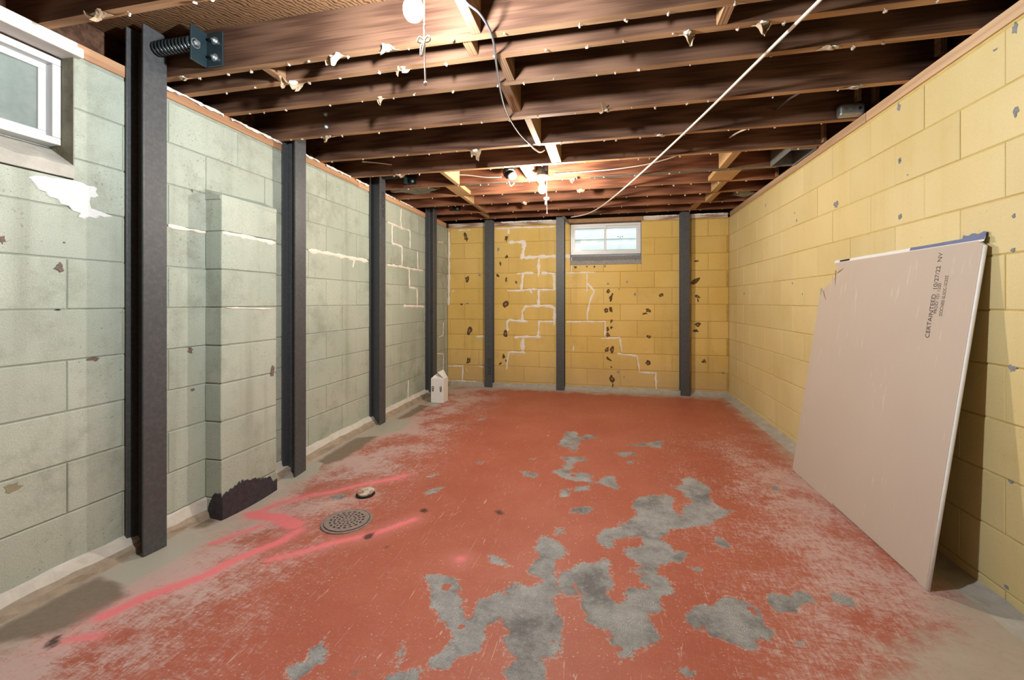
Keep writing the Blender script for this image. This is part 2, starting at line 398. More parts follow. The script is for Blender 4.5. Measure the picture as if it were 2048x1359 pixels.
# ================================================================== FLOOR
C2, C3, C4, C5 = (0, 990, 3.657), (500, 990, 3.657), (1000, 990, 3.657), (1488, 990, 3.657)
CF, CD, CG = (840, 820, 2.844), (620, 960, 8.49), (500, 600, 4.096)
flake_px = [
 (CF, [(1240,492),(1390,478),(1480,500),(1440,520),(1435,560),(1480,590),(1500,540),(1550,520),(1490,470),(1435,435),(1490,430),(1480,390),(1540,372),(1590,400),(1650,440),(1660,520),(1720,560),(1830,575),(1730,600),(1640,660),(1560,660),(1450,680),(1380,720),(1330,745),(1260,725),(1110,730),(1100,780),(1050,790),(1005,740),(1030,690),(1040,665),(1110,660),(1190,620),(1230,570),(1195,530)]),
 (C4, [(1040,300),(1150,300),(1230,350),(1290,400),(1370,420),(1330,480),(1210,515),(1150,520),(1160,560),(1220,610),(1250,670),(1280,710),(1190,750),(1170,800),(1230,865),(1150,865),(1090,880),(1130,970),(1215,1020),(1150,1060),(1100,1130),(1000,1140),(960,1190),(910,1190),(905,1250),(850,1240),(870,1170),(805,1080),(815,1030),(740,960),(630,920),(595,830),(600,770),(590,740),(520,750),(420,700),(420,600),(480,550),(540,500),(700,490),(770,460),(820,500),(820,650),(800,760),(870,790),(920,720),(920,650),(1000,660),(1080,680),(1000,630),(1050,590),(930,560),(930,530),(1060,530),(1080,490),(1020,500),(920,440),(895,380),(1000,390),(1040,360)]),
 (C4, [(-540,580),(-380,580),(-285,620),(-300,700),(-250,850),(-228,890),(-180,760),(-30,720),(10,690),(100,700),(50,630),(120,625),(230,655),(290,630),(215,560),(210,510),(290,450),(255,410),(280,320),(310,290),(430,340),(490,390),(470,460),(420,480),(405,580),(425,700),(400,760),(440,820),(410,870),(490,930),(480,1000),(430,1070),(450,1180),(330,1230),(310,1430),(60,1430),(50,1240),(110,1200),(20,1170),(30,1030),(70,1010),(20,930),(0,895),(-50,940),(-130,980),(-110,1040),(-100,1130),(-200,1170),(-330,1200),(-400,1250),(-560,1290),(-600,1349),(-850,1400),(-850,1320),(-600,1260),(-540,1180),(-420,1130),(-390,1060),(-350,1020),(-380,960),(-470,890),(-520,770),(-535,640)]),
 (C4, [(1370,850),(1440,810),(1580,790),(1600,740),(1700,715),(1790,760),(1920,840),(1940,940),(2020,1000),(2000,1060),(1850,1060),(1890,1110),(1850,1150),(1750,1110),(1600,1065),(1500,1000),(1400,985),(1365,900)]),
 (C5, [(160,760),(200,710),(340,740),(400,690),(495,730),(500,800),(400,860),(230,855)]),
 (C5, [(620,720),(720,700),(820,760),(810,820),(640,780)]),
 (C5, [(350,1040),(470,1080),(470,1105),(400,1090)]),
 (C4, [(380,280),(400,230),(460,240),(470,275),(400,305)]),
 (C4, [(500,95),(620,80),(690,88),(640,135),(520,135)]),
 (C4, [(1560,280),(1650,320),(1680,390),(1580,370)]),
 (C4, [(1370,505),(1480,540),(1440,565)]),
 (C4, [(1300,1285),(1370,1250),(1420,1290),(1390,1345),(1330,1310)]),
 (C3, [(1740,435),(1860,460),(1910,530),(1850,520),(1760,490)]),
 (C3, [(410,1150),(540,1040),(590,1110),(540,1200),(420,1300),(350,1349),(250,1345),(270,1260),(330,1205),(400,1230),(480,1190)]),
 (C3, [(1090,1060),(1150,1045),(1120,1110),(1150,1130),(1090,1145)]),
 (C3, [(990,1215),(1080,1200),(1040,1260)]),
 (CF, [(780,190),(820,150),(830,120),(890,120),(900,150),(960,135),(1020,150),(960,165),(905,170),(905,215),(870,250),(850,240),(850,210),(800,205)]),
 (CF, [(1160,200),(1270,185),(1380,170),(1375,220),(1290,205)]),
 (CF, [(1100,240),(1210,235),(1240,255),(1150,265)]),
 (CF, [(1150,290),(1215,285),(1200,305)]),
 (CF, [(800,265),(940,265),(950,285),(890,295),(860,340),(870,360),(920,350),(985,370),(980,410),(890,400),(810,385),(755,345),(800,330),(830,295)]),
 (CF, [(575,350),(620,345),(680,365),(660,383),(600,375)]),
 (CF, [(1000,410),(1060,365),(1110,375),(1120,420),(1140,455),(1100,455),(1050,425)]),
 (CF, [(880,440),(960,425),(965,455),(890,465)]), (CF, [(790,455),(850,435),(850,490),(810,490)]),
 (CF, [(20,470),(60,440),(140,435),(100,465),(50,480)]), (CF, [(40,380),(90,355),(95,370),(50,390)]),
 (CF, [(310,295),(370,290),(340,310)]), (CF, [(310,55),(380,38),(370,52),(325,62)]),
 (CF, [(610,275),(660,270),(650,285)]), (CF, [(1980,440),(2048,430),(2048,460),(2010,455)]),
 (CD, [(300,270),(480,240),(640,260),(540,320),(450,340)]), (CD, [(80,1040),(170,1010),(150,1080)]),
]
pad_px = [
 (C2, [(715,575),(800,520),(900,420),(1060,330),(1220,230),(1340,250),(1530,325),(1200,510),(940,655)]),
 (CG, [(480,1330),(230,1420),(120,1460),(330,1500),(540,1430),(600,1330)]),
 (CG, [(900,1110),(1000,1050),(1110,1000),(1180,970),(1330,990),(1250,1060),(1060,1110)]),
 (CG, [(1440,850),(1500,810),(1640,820),(1500,870)]),
]
trench_shadow_px = [
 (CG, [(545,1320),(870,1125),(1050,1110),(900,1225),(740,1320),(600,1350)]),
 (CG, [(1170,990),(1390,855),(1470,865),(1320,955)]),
 (C2, [(-100,1105),(330,1030),(450,1005),(640,910),(830,800),(940,735),(930,660),(720,585),(540,680),(300,800),(-100,1010)]),  # brown stain at near left with a cast shadow painted in
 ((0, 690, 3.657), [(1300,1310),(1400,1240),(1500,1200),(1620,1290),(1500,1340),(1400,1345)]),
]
dark_px = [
 (CD, [(910,970),(960,920),(1080,890),(1040,960),(990,1000)]), (CD, [(1900,530),(1930,480),(1970,500),(1960,540)]),
 (CD, [(1270,1140),(1320,1110),(1300,1145)]), (C2, [(330,1100),(380,1050),(440,1020),(420,1080),(370,1120)]),
 (CF, [(430,575),(450,565),(475,590),(450,592)]), (CF, [(0,570),(30,560),(40,572),(20,580)]),
]
GX0, GX1, GY0, GY1, GS = -2.12, 1.43, YF - 0.02, YB + 0.02, 0.018
nx, ny = int(round((GX1 - GX0) / GS)) + 1, int(round((GY1 - GY0) / GS)) + 1
xs, ys = np.linspace(GX0, GX1, nx), np.linspace(GY0, GY1, ny)
GXX, GYY = np.meshgrid(xs, ys)
def sdf_polys(polys, pad=0.25):
    out = np.full(GXX.shape, -pad)
    for o, pts in polys:
        q = np.array([[w.x, w.y] for w in (on_floor(*xy) for xy in crop(o, pts))])
        i0, i1 = np.searchsorted(xs, [q[:, 0].min() - pad, q[:, 0].max() + pad])
        j0, j1 = np.searchsorted(ys, [q[:, 1].min() - pad, q[:, 1].max() + pad])
        X, Y = GXX[j0:j1, i0:i1], GYY[j0:j1, i0:i1]
        if X.size == 0: continue
        d = np.full(X.shape, 9.0); ins = np.zeros(X.shape, bool)
        for k in range(len(q)):
            a, b = q[k], q[(k + 1) % len(q)]; e = b - a; L = max(e @ e, 1e-9)
            t = np.clip(((X - a[0]) * e[0] + (Y - a[1]) * e[1]) / L, 0, 1)
            d = np.minimum(d, np.hypot(X - a[0] - t * e[0], Y - a[1] - t * e[1]))
            cond = (a[1] > Y) != (b[1] > Y)
            xi = a[0] + (Y - a[1]) / (e[1] if abs(e[1]) > 1e-9 else 1e-9) * e[0]
            ins ^= cond & (X < xi)
        sd = np.where(ins, d, -d)
        out[j0:j1, i0:i1] = np.maximum(out[j0:j1, i0:i1], sd)
    return out
def sdf_lines(lines):
    out = np.full(GXX.shape, -0.3)
    for pts, hw in lines:
        q = [on_floor(*xy) for xy in pts]
        if len(q) == 1: q = q * 2
        for a, b in zip(q, q[1:]):
            ex, ey = b.x - a.x, b.y - a.y; L = max(ex * ex + ey * ey, 1e-9)
            t = np.clip(((GXX - a.x) * ex + (GYY - a.y) * ey) / L, 0, 1)
            out = np.maximum(out, hw - np.hypot(GXX - a.x - t * ex, GYY - a.y - t * ey))
    return out
pink = sdf_lines([
 ([(206,1232),(246,1214),(295,1191),(355,1170),(410,1151),(465,1121),(520,1098),(560,1083),(597,1060)], 0.030),
 ([(540,1119),(610,1102),(664,1085),(713,1075),(762,1062),(828,1038)], 0.020),
 ([(810,950),(782,958),(726,968),(667,983),(620,990),(560,1005),(505,1028)], 0.024),
 ([(505,1028),(555,1034),(590,1050)], 0.045), ([(430,1085),(480,1066),(520,1052)], 0.02),
 ([(137,1279),(197,1271)], 0.018), ([(921,1117)], 0.022)])
flake = sdf_polys(flake_px); padf = sdf_polys(pad_px); trench_shadow = sdf_polys(trench_shadow_px); dark = sdf_polys(dark_px)
# bare, never painted margin beside the walls
ledge = np.maximum.reduce([(-1.86 - 0.03 * np.sin(GYY * 3)) - GXX, GYY - 5.30, GXX - 1.30, np.minimum((GXX - GYY + 0.66) / 1.41, 0.25)])
wear = np.maximum.reduce([np.clip((GXX - 0.05) / 0.9, 0, 1) * np.clip((4.6 - GYY) / 1.5, 0.15, 1), np.clip((-0.95 - GXX) / 0.5, 0, 1.25), np.clip((1.35 - GYY) / 0.6, 0, 0.5)])
FZ = -0.065 * np.exp(-((GXX + 1.9) / 0.36) ** 2 - ((GYY - 2.12) / 0.52) ** 2)
V = np.stack([GXX.ravel(), GYY.ravel(), FZ.ravel()], 1)
idx = np.arange(nx * ny).reshape(ny, nx)
Fq = np.stack([idx[:-1, :-1].ravel(), idx[:-1, 1:].ravel(), idx[1:, 1:].ravel(), idx[1:, :-1].ravel()], 1)
fme = bpy.data.meshes.new('floor')
fme.vertices.add(len(V)); fme.vertices.foreach_set('co', V.ravel())
fme.loops.add(Fq.size); fme.loops.foreach_set('vertex_index', Fq.ravel())
fme.polygons.add(len(Fq)); fme.polygons.foreach_set('loop_start', np.arange(0, Fq.size, 4))
fme.update(calc_edges=True); fme.validate()
for nm, arr in (('flake', flake), ('pad', padf), ('trench_shadow', trench_shadow), ('dark', dark), ('pink', pink), ('ledge', ledge), ('wear', wear)):
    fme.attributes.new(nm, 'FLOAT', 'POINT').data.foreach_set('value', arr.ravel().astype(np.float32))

m = Mat('red_painted_concrete', 0.55, 0, 0.35); p = m.pos()
n_big, n_mid, n_fine = m.noise(p, 2.2, 5), m.noise(p, 14, 6, 0.6), m.noise(p, 70, 5, 0.65)
red = m.mix(m.step(n_big, 0.3, 0.7), (0.385, 0.098, 0.058), (0.44, 0.130, 0.082))
red = m.mix(m.step(n_mid, 0.35, 0.8, 0, 0.45), red, (0.36, 0.085, 0.055))
grit = m.step(m.noise(p, 150, 3, 0.75), 0.56, 0.70, 0, 0.5)
red = m.mix(grit, red, (0.56, 0.27, 0.21))
# dusty scuffing
w = m.attr('wear')
scuff = m.noise(m.map(p, (1.0, 3.2, 1), (0, 0, 0.7)), 19, 8, 0.82, 0.8)
scuff2 = m.noise(m.map(p, (3.4, 1.0, 1), (0, 0, -0.5)), 21, 8, 0.82, 0.6)
sc = m.math('ADD', m.math('MULTIPLY', scuff, 0.5), m.math('MULTIPLY', scuff2, 0.5))
sc = m.math('ADD', sc, m.math('MULTIPLY', w, m.step(m.noise(p, 2.4, 4, 0.65), 0.30, 0.65, 0.03, 0.19)))
red = m.mix(m.step(sc, 0.545, 0.72, 0, 0.72), red, (0.62, 0.49, 0.46))
# thin scratches
for i, (ang, sx) in enumerate(((0.5, 1.0), (-0.6, 0.8), (1.35, 0.9), (2.2, 1.1), (2.9, 0.9))):
    v = m.map(p, (60 * sx, 4.2, 1), (0, 0, ang), (i * 3.1, i * 1.7, 0))
    k = m.step(m.noise(v, 1.0, 2, 0.5, 1.6), 0.72, 0.75, 0, 0.6)
    red = m.mix(m.math('MULTIPLY', k, m.step(m.noise(p, 3 + i, 3), 0.40, 0.55)), red, (0.70, 0.48, 0.40))
speck = m.step(m.noise(p, 105, 2, 0.5), 0.665, 0.70, 0, 0.9)
speck = m.math('MULTIPLY', speck, m.step(m.noise(p, 9, 3), 0.4, 0.6))
red = m.mix(speck, red, (0.66, 0.57, 0.50))
# flaked patches of bare concrete
edge = m.math('ADD', m.math('MULTIPLY', m.math('SUBTRACT', n_mid, 0.5), 0.10), m.math('MULTIPLY', m.math('SUBTRACT', n_fine, 0.5), 0.05))
isl = m.step(m.noise(p, 11, 3, 0.5), 0.66, 0.70, 0, 0.07)
fl = m.math('SUBTRACT', m.math('ADD', m.math('SUBTRACT', m.attr('flake'), 0.005), edge), isl)
small = m.step(m.noise(p, 17, 4, 0.55), 0.715, 0.725)
fmask = m.math('MAXIMUM', m.step(fl, -0.002, 0.002), m.math('MULTIPLY', small, m.step(n_big, 0.4, 0.6)))
swirl = m.wave(m.map(p, (1, 1, 1), (0, 0, 0.4)), 52, 26, 0.30, 2)
conc = m.mix(m.step(m.noise(p, 5, 8, 0.72), 0.32, 0.68), (0.155, 0.150, 0.148), (0.44, 0.435, 0.425))
conc = m.mix(m.math('MULTIPLY', m.step(swirl, 0.5, 0.85, 0, 0.35), m.step(m.noise(p, 5, 3), 0.45, 0.6)), conc, (0.12, 0.118, 0.12))
conc = m.mix(m.step(n_fine, 0.52, 0.72, 0, 0.45), conc, (0.48, 0.475, 0.46))
n_grain = m.noise(p, 190, 3, 0.7)
conc = m.mix(m.step(n_grain, 0.50, 0.68, 0, 0.55), conc, (0.11, 0.11, 0.112))
col = m.mix(fmask, red, conc)
rim = m.math('SUBTRACT', m.step(fl, -0.010, -0.002), fmask, True)
col = m.mix(m.math('MULTIPLY', rim, m.step(n_fine, 0.4, 0.6, 0, 0.5)), col, (0.56, 0.50, 0.46))
# bare margin, trench fill plus painted floor shadow, new concrete pads
lg = m.math('ADD', m.attr('ledge'), m.math('MULTIPLY', m.math('SUBTRACT', m.noise(m.map(p, (1, 1, 1)), 6, 8, 0.75), 0.5), 0.55))
beige = m.mix(n_mid, (0.40, 0.35, 0.29), (0.55, 0.49, 0.42))
beige = m.mix(m.step(m.noise(p, 40, 5, 0.7), 0.5, 0.75, 0, 0.5), beige, (0.33, 0.29, 0.24))
col = m.mix(m.step(lg, -0.10, 0.10, 0, 0.92), col, beige)
tr = m.math('ADD', m.attr('trench_shadow'), m.math('MULTIPLY', m.math('SUBTRACT', n_mid, 0.5), 0.07))
dirt = m.mix(m.noise(p, 60, 5, 0.7), (0.11, 0.078, 0.052), (0.25, 0.195, 0.14))  # earth brown, also the tone of the painted floor shadow
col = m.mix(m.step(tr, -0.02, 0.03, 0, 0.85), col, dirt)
pd = m.math('ADD', m.attr('pad'), m.math('MULTIPLY', m.math('SUBTRACT', n_mid, 0.5), 0.03))
col = m.mix(m.step(pd, -0.004, 0.006, 0, 0.95), col, m.mix(n_big, (0.40, 0.375, 0.31), (0.46, 0.44, 0.37)))
# sprayed marking paint
pk = m.math('ADD', m.attr('pink'), m.math('MULTIPLY', m.math('SUBTRACT', m.noise(p, 40, 6, 0.7), 0.5), 0.035))
pm = m.math('MULTIPLY', m.step(pk, -0.016, 0.022, 0, 0.95), m.step(m.noise(p, 120, 3, 0.7), 0.28, 0.5, 0.55, 1))
col = m.mix(pm, col, (0.86, 0.16, 0.19))
haze = m.step(m.math('ADD', m.attr('pink'), m.math('MULTIPLY', m.math('SUBTRACT', n_mid, 0.5), 0.12)), -0.09, 0.03, 0, 0.30)
col = m.mix(haze, col, (0.80, 0.30, 0.30))
dk = m.math('ADD', m.attr('dark'), m.math('MULTIPLY', m.math('SUBTRACT', n_fine, 0.5), 0.03))
col = m.mix(m.step(dk, -0.014, 0.006, 0, 0.9), col, (0.035, 0.022, 0.016))
m.color(col)
m.put(m.b.inputs['Roughness'], m.step(fmask, 0, 1, 0.50, 0.85))
hh = m.math('ADD', m.math('MULTIPLY', m.step(fl, -0.002, 0.002), -1.0), m.math('MULTIPLY', n_fine, 0.5))
m.bump(hh, 0.45, 0.003)
fme.materials.append(m.m)
floor = tag(link('floor', fme), 'worn red painted concrete floor with grey flaked patches and pink spray lines', 'floor', kind='structure')

# ================================================================== WALLS
WINL = dict(a0=0.46, a1=1.316, z0=1.60, z1=2.095)                # opening in the left wall (along y)
wl, wr = on_y(1142, 480, YB).x - 0.012, on_y(1281, 480, YB).x + 0.012
WINB = dict(a0=wl, a1=wr, z0=1.585, z1=2.095)
ZTOP = ROW0 + 10 * ROWH                                          # 2.095 top of blocks

def wall_shell(name, label, axis, face, out, a0, a1, win, mat):
    """solid wall whose room side lies at `face`; `out` = +-0.2 thickness; axis = direction it runs"""
    g = G(); rec = 0.0035 if out > 0 else -0.0035
    f0, f1 = face + rec, face + out
    def slab(p0, p1, z0, z1):
        if axis == 'y': g.box(min(f0, f1), max(f0, f1), p0, p1, z0, z1)
        else: g.box(p0, p1, min(f0, f1), max(f0, f1), z0, z1)
    if win:
        slab(a0, win['a0'], -0.1, ZTOP + 0.012); slab(win['a1'], a1, -0.1, ZTOP + 0.012)
        slab(win['a0'], win['a1'], -0.1, win['z0'])
    else: slab(a0, a1, -0.1, ZTOP + 0.012)
    return tag(g.build(name, mat), label, 'wall', kind='structure')

block_cache = {}
def block_mesh(L, H, mat, key):
    k = (round(L, 4), round(H, 4), key)
    if k in block_cache: return block_cache[k]
    b, t, d = 0.0028, 0.012, 0.002
    V = []
    for ins, dep in ((0, 0), (0, t - d), (b, t)):
        for (sa, sz) in ((-1, -1), (1, -1), (1, 1), (-1, 1)):
            V.append((sa * (L / 2 - ins), -dep, sz * (H / 2 - ins)))
    Fc = [(8, 9, 10, 11)]
    for r_ in (0, 4):
        for i in range(4):
            j = (i + 1) % 4
            Fc.append((r_ + i, r_ + j, r_ + 4 + j, r_ + 4 + i))
    me = bpy.data.meshes.new('block'); me.from_pydata(V, [], Fc); me.materials.append(mat); me.update()
    block_cache[k] = me
    return me

def lay_blocks(wall, axis, face, sign, a0, a1, win, phase_a, phase_row, mat, key, name='block'):
    """sign: +1 when the room lies at smaller coordinate than the wall (block front faces -n)"""
    J = 0.006; JV = 0.0045
    for r_ in range(-1, 10):
        z0 = ROW0 + r_ * ROWH; z1 = z0 + ROWH
        if r_ == -1: z0 = 0.0
        off = phase_a + (0 if (r_ - phase_row) % 2 == 0 else BLK / 2)
        k0 = math.floor((a0 - off) / BLK)
        a = off + k0 * BLK
        while a < a1:
            p0, p1 = max(a, a0), min(a + BLK, a1); a += BLK
            rects = [(p0, p1, z0, z1)]
            if win and p1 > win['a0'] and p0 < win['a1'] and z1 > win['z0']:
                rects = []
                if p0 < win['a0']: rects.append((p0, win['a0'] + J / 2, z0, z1))
                if p1 > win['a1']: rects.append((win['a1'] - J / 2, p1, z0, z1))
                if z0 < win['z0'] - 0.02: rects.append((max(p0, win['a0']), min(p1, win['a1']), z0, win['z0'] + J / 2))
            for (q0, q1, w0, w1) in rects:
                if q1 - q0 < 0.025 or w1 - w0 < 0.03: continue
                me = block_mesh(q1 - q0 - JV, w1 - w0 - J, mat, key)
                o = link(name, me, wall)
                j = R.uniform(-0.0012, 0.0012); cz = (w0 + w1) / 2; ca = (q0 + q1) / 2
                if axis == 'y':
                    o.rotation_euler = (0, 0, -math.pi / 2 if sign > 0 else math.pi / 2)
                    o.location = (face + sign * (0.012 + j), ca, cz)
                else:
                    o.location = (ca, face + sign * (0.012 + j), cz)

wall_left = wall_shell('wall_left', 'pale green painted concrete block wall behind four steel posts', 'y', XL, -0.2, YF, YB + 0.2, WINL, M['green_joint'])
wall_right = wall_shell('wall_right', 'pale yellow painted concrete block wall with leaning drywall sheet', 'y', XR, 0.2, YF, YB + 0.2, None, M['yellow_joint'])
wall_back = wall_shell('wall_back', 'ochre painted concrete block wall with white crack repairs and small window', 'x', YB, 0.2, XL, XR, WINB, M['yellow_back_joint'])
g = G().box(XL, XR, YF - 0.1, YF, 0, ZJ + DJ)
wall_front = tag(g.build('wall_front', M['wall_rear']), 'plain painted wall at the near end of the basement', 'wall', kind='structure')

pl = on_x(134, 560, XL).y
lay_blocks(wall_left, 'y', XL, -1, -0.2, YB, WINL, pl, 5, M['green'], 'g')
pr = on_x(1740.9, 420, XR).y
lay_blocks(wall_right, 'y', XR, 1, -0.2, YB, None, pr, 7, M['yellow'], 'y')
pb = on_y(1240.6, 560, YB).x
lay_blocks(wall_back, 'x', YB, 1, XL, XR, WINB, pb, 6, M['yellow_back'], 'b')

# pilaster of stacked blocks on the left wall
PX, PY0, PY1, PZ = -1.998, 1.90, 2.29, 1.685
g = G().box(XL - 0.004, PX - 0.005, PY0 + 0.005, PY1 - 0.005, -0.08, PZ - 0.006)
pil = g.build('pilaster_core', M['green_joint'], wall_left)
me_cache = {}
for r_ in range(-1, 8):
    z0, z1 = (-0.08, ROW0) if r_ < 0 else (ROW0 + r_ * ROWH, min(ROW0 + (r_ + 1) * ROWH, PZ))
    gg = G(); j = R.uniform(-0.002, 0.002)
    gg.box(XL - 0.002, PX + j, PY0 + j, PY1, z0 + 0.0035, z1 - 0.0035)
    o = bevel(gg.build('pilaster_block', M['green'], wall_left), 0.004, 2)
g = G()
pts = [(PX - 0.003, PY0 - 0.004, PZ - 0.01), (PX + 0.004, PY1, PZ - 0.004), (XL - 0.002, PY1, PZ + 0.045), (XL - 0.002, PY0 - 0.004, PZ + 0.03),
       (PX - 0.003, PY0 - 0.004, PZ - 0.03), (PX + 0.004, PY1, PZ - 0.03), (XL - 0.002, PY1, PZ - 0.03), (XL - 0.002, PY0 - 0.004, PZ - 0.03)]
g.add(pts, [(0, 1, 2, 3), (4, 7, 6, 5), (0, 4, 5, 1), (1, 5, 6, 2), (2, 6, 7, 3), (3, 7, 4, 0)])
bevel(g.build('mortar_cap', M['green'], wall_left), 0.004, 2)

# ---- thin things lying on a wall: plane frames
class Plane:
    def __init__(s, axis, face, n): s.axis, s.face, s.n = axis, face, n
    def pt(s, px):       # pixel -> (a, z)
        w_ = on_x(px[0], px[1], s.face) if s.axis == 'y' else on_y(px[0], px[1], s.face)
        return (w_.y if s.axis == 'y' else w_.x, w_.z)
    def at(s, a, z, h):
        return Vector((s.face + s.n * h, a, z)) if s.axis == 'y' else Vector((a, s.face + s.n * h, z))
PL, PR, PB, PP = Plane('y', XL, 1), Plane('y', XR, -1), Plane('x', YB, -1), Plane('y', PX, 1)

def ribbon(plane, px, width, parent, mat, name='crack_filler', h=0.005, jit=0.25):
    q = [plane.pt(k) for k in px]
    pts = []
    for (a, b) in zip(q, q[1:]):
        L = math.hypot(b[0] - a[0], b[1] - a[1]); n = max(1, int(L / 0.022))
        for i in range(n): pts.append((a[0] + (b[0] - a[0]) * i / n, a[1] + (b[1] - a[1]) * i / n))
    pts.append(q[-1])
    V, Fc = [], []; n = len(pts); s1 = R.random() * 9; w0 = width
    for i, (a, z) in enumerate(pts):
        c0, c1 = pts[max(i - 1, 0)], pts[min(i + 1, n - 1)]
        dx, dz = c1[0] - c0[0], c1[1] - c0[1]; L = math.hypot(dx, dz) or 1
        nx_, nz_ = -dz / L, dx / L
        wv = w0 * 0.5 * (1 + jit * math.sin(i * 0.9 + s1) + R.uniform(-jit, jit))
        if i in (0, n - 1): wv *= 0.55
        c = R.uniform(-0.12, 0.12) * width
        for k, hh_ in ((-1, 0.0005), (-0.55, h), (0.5, h * R.uniform(0.7, 1.2)), (1, 0.0005)):
            V.append(plane.at(a + nx_ * (k * wv + c), z + nz_ * (k * wv + c), hh_))
        if i:
            b = (i - 1) * 4
            for k in range(3): Fc.append((b + k, b + k + 1, b + k + 5, b + k + 4))
    return mk(name, V, Fc, mat, parent, True)

def blob(plane, px, wpx, hpx, parent, mat, name, h=0.003, ang=0.0, n=11, core=None):
    c = plane.pt(px); a1 = plane.pt((px[0] + wpx / 2, px[1])); a2 = plane.pt((px[0], px[1] - hpx / 2))
    rw, rh = abs(a1[0] - c[0]), abs(a2[1] - c[1])
    rad = [R.uniform(0.5, 1.25) for _ in range(n)]
    def ringv(k, hh_):
        out = []
        for i in range(n):
            t = 2 * math.pi * i / n; x, z = rw * k * rad[i] * math.cos(t), rh * k * rad[i] * math.sin(t)
            out.append(plane.at(c[0] + x * math.cos(ang) - z * math.sin(ang), c[1] + x * math.sin(ang) + z * math.cos(ang), hh_ ))
        return out
    V = ringv(1, 0.0004) + ringv(0.82, h) + ringv(0.4, h * 0.6)
    Fc = [[2 * n + i for i in range(n)]]
    for r_ in (0, n):
        for i in range(n):
            j = (i + 1) % n; Fc.append([r_ + i, r_ + j, r_ + n + j, r_ + n + i])
    o = mk(name, V, Fc, mat, parent, False)
    if core:
        V = ringv(0.38, h * 0.4) + ringv(0.30, h + 0.001); Fc = [[n + i for i in range(n)]]
        for i in range(n):
            j = (i + 1) % n; Fc.append([i, j, n + j, n + i])
        mk(name + '_core', V, Fc, core, parent)
    return o

B1, B2, B3 = (880, 440, 7.548), (880, 600, 6.796), (1120, 520, 4.853)
for o_, pts, w_ in [
 (B1, [(1030,130),(1030,210)], .024), (B1, [(1030,335),(1230,328),(1290,312)], .034), (B1, [(1272,320),(1262,440),(1240,570)], .046),
 (B1, [(1210,570),(1500,552),(1750,548)], .040), (B1, [(1890,545),(1965,540)], .045), (B1, [(1490,570),(1490,780),(1485,850)], .034), (B1, [(1160,812),(1300,797),(1420,797)], .024),
 (B1, [(1252,810),(1242,950),(1220,1050)], .034), (B1, [(1020,1065),(1230,1065),(1350,1045),(1720,1052)], .024), (B1, [(1530,797),(1715,808),(1725,930),(1725,1060)], .030),
 (B1, [(1355,1055),(1385,1110)], .034), (B1, [(1490,1045),(1485,1300)], .030), (B1, [(1985,560),(1980,790)], .012), (B1, [(1900,795),(2030,795)], .016),
 (B1, [(840,128),(1020,125),(1100,110),(1500,105),(1740,95)], .020), (B1, [(280,150),(460,150)], .018), (B1, [(185,1070),(215,1060)], .03),
 (B2, [(1115,280),(1122,150),(1160,85),(1350,78),(1500,78),(1560,110),(1552,340)], .030), (B2, [(1335,0),(1335,100)], .024),
 (B2, [(920,420),(910,300),(940,265),(1000,275),(1130,287),(1200,287)], .030), (B2, [(1550,292),(1345,292),(1335,480)], .024), (B2, [(1010,508),(1100,498),(1370,497)], .030),
 (B2, [(1135,505),(1115,600),(1125,690)], .050), (B2, [(1160,712),(935,707),(915,800),(905,940)], .026), (B2, [(490,497),(605,492)], .030), (B2, [(110,898),(310,895),(303,1080)], .020),
 (B2, [(140,1102),(320,1102),(420,1115),(530,1115)], .026), (B2, [(1720,290),(1835,290)], .016), (B2, [(1815,620),(1810,700)], .014), (B2, [(520,905),(600,908)], .014), (B2, [(345,915),(378,975)], .008),
 (B3, [(55,122),(180,122),(260,118),(345,120)], .016), (B3, [(262,130),(262,310)], .014), (B3, [(265,225),(335,300),(290,400),(265,520),(265,580)], .022),
 (B3, [(62,602),(250,597),(440,597),(435,740)], .018), (B3, [(400,762),(580,752),(600,890)], .020), (B3, [(555,907),(620,915),(750,930),(775,1085)], .020), (B3, [(765,1090),(930,1097),(935,1250)], .022)]:
    ribbon(PB, crop(o_, pts), w_, wall_back, M['caulk'])
ribbon(PB, [(898, 464), (898, 530), (897, 610)], 0.030, wall_back, M['caulk'])
L6, L5 = (500, 330, 5.03), (0, 330, 3.657)
for o_, pts, w_ in [
 (L6, [(580,857),(800,892),(1060,942),(1185,965)], .028), (L6, [(1050,955),(1035,1030)], .022), (L6, [(1380,570),(1500,620),(1610,662)], .018), (L6, [(1520,440),(1515,540),(1525,650)], .016),
 (L6, [(1430,600),(1430,785),(1530,820),(1530,1010)], .022), (L6, [(1610,655),(1610,840)], .018), (L6, [(1372,1002),(1530,1022),(1600,1040),(1740,1060)], .022),
 (L6, [(1600,1040),(1605,1230),(1680,1242),(1685,1359)], .024), (L6, [(1685,870),(1690,1040)], .018), (L6, [(1890,770),(1940,777)], .02),
 (L5, [(1225,442),(1370,470),(1500,493)], .020),
 (CG, [(1110,918),(1280,838),(1425,768)], .022), (CG, [(470,1235),(740,1100),(965,1000)], .020), (CG, [(1298,655),(1293,830)], .016), (CG, [(1255,47),(1425,52)], .026), (CG, [(1370,-10),(1370,45)], .016),
 (CG, [(1585,180),(1580,290),(1545,300)], .022), (CG, [(1530,440),(1585,440),(1583,570)], .020)]:
    ribbon(PL, crop(o_, pts), w_, wall_left, M['caulk'])
for pts, w_ in [([(1625,492),(1800,525),(2010,570)], .020), ([(1650,1043),(1850,1048),(1990,1052)], .008)]:
    ribbon(PP, crop(L5, pts), w_, wall_left, M['caulk'], h=0.003)

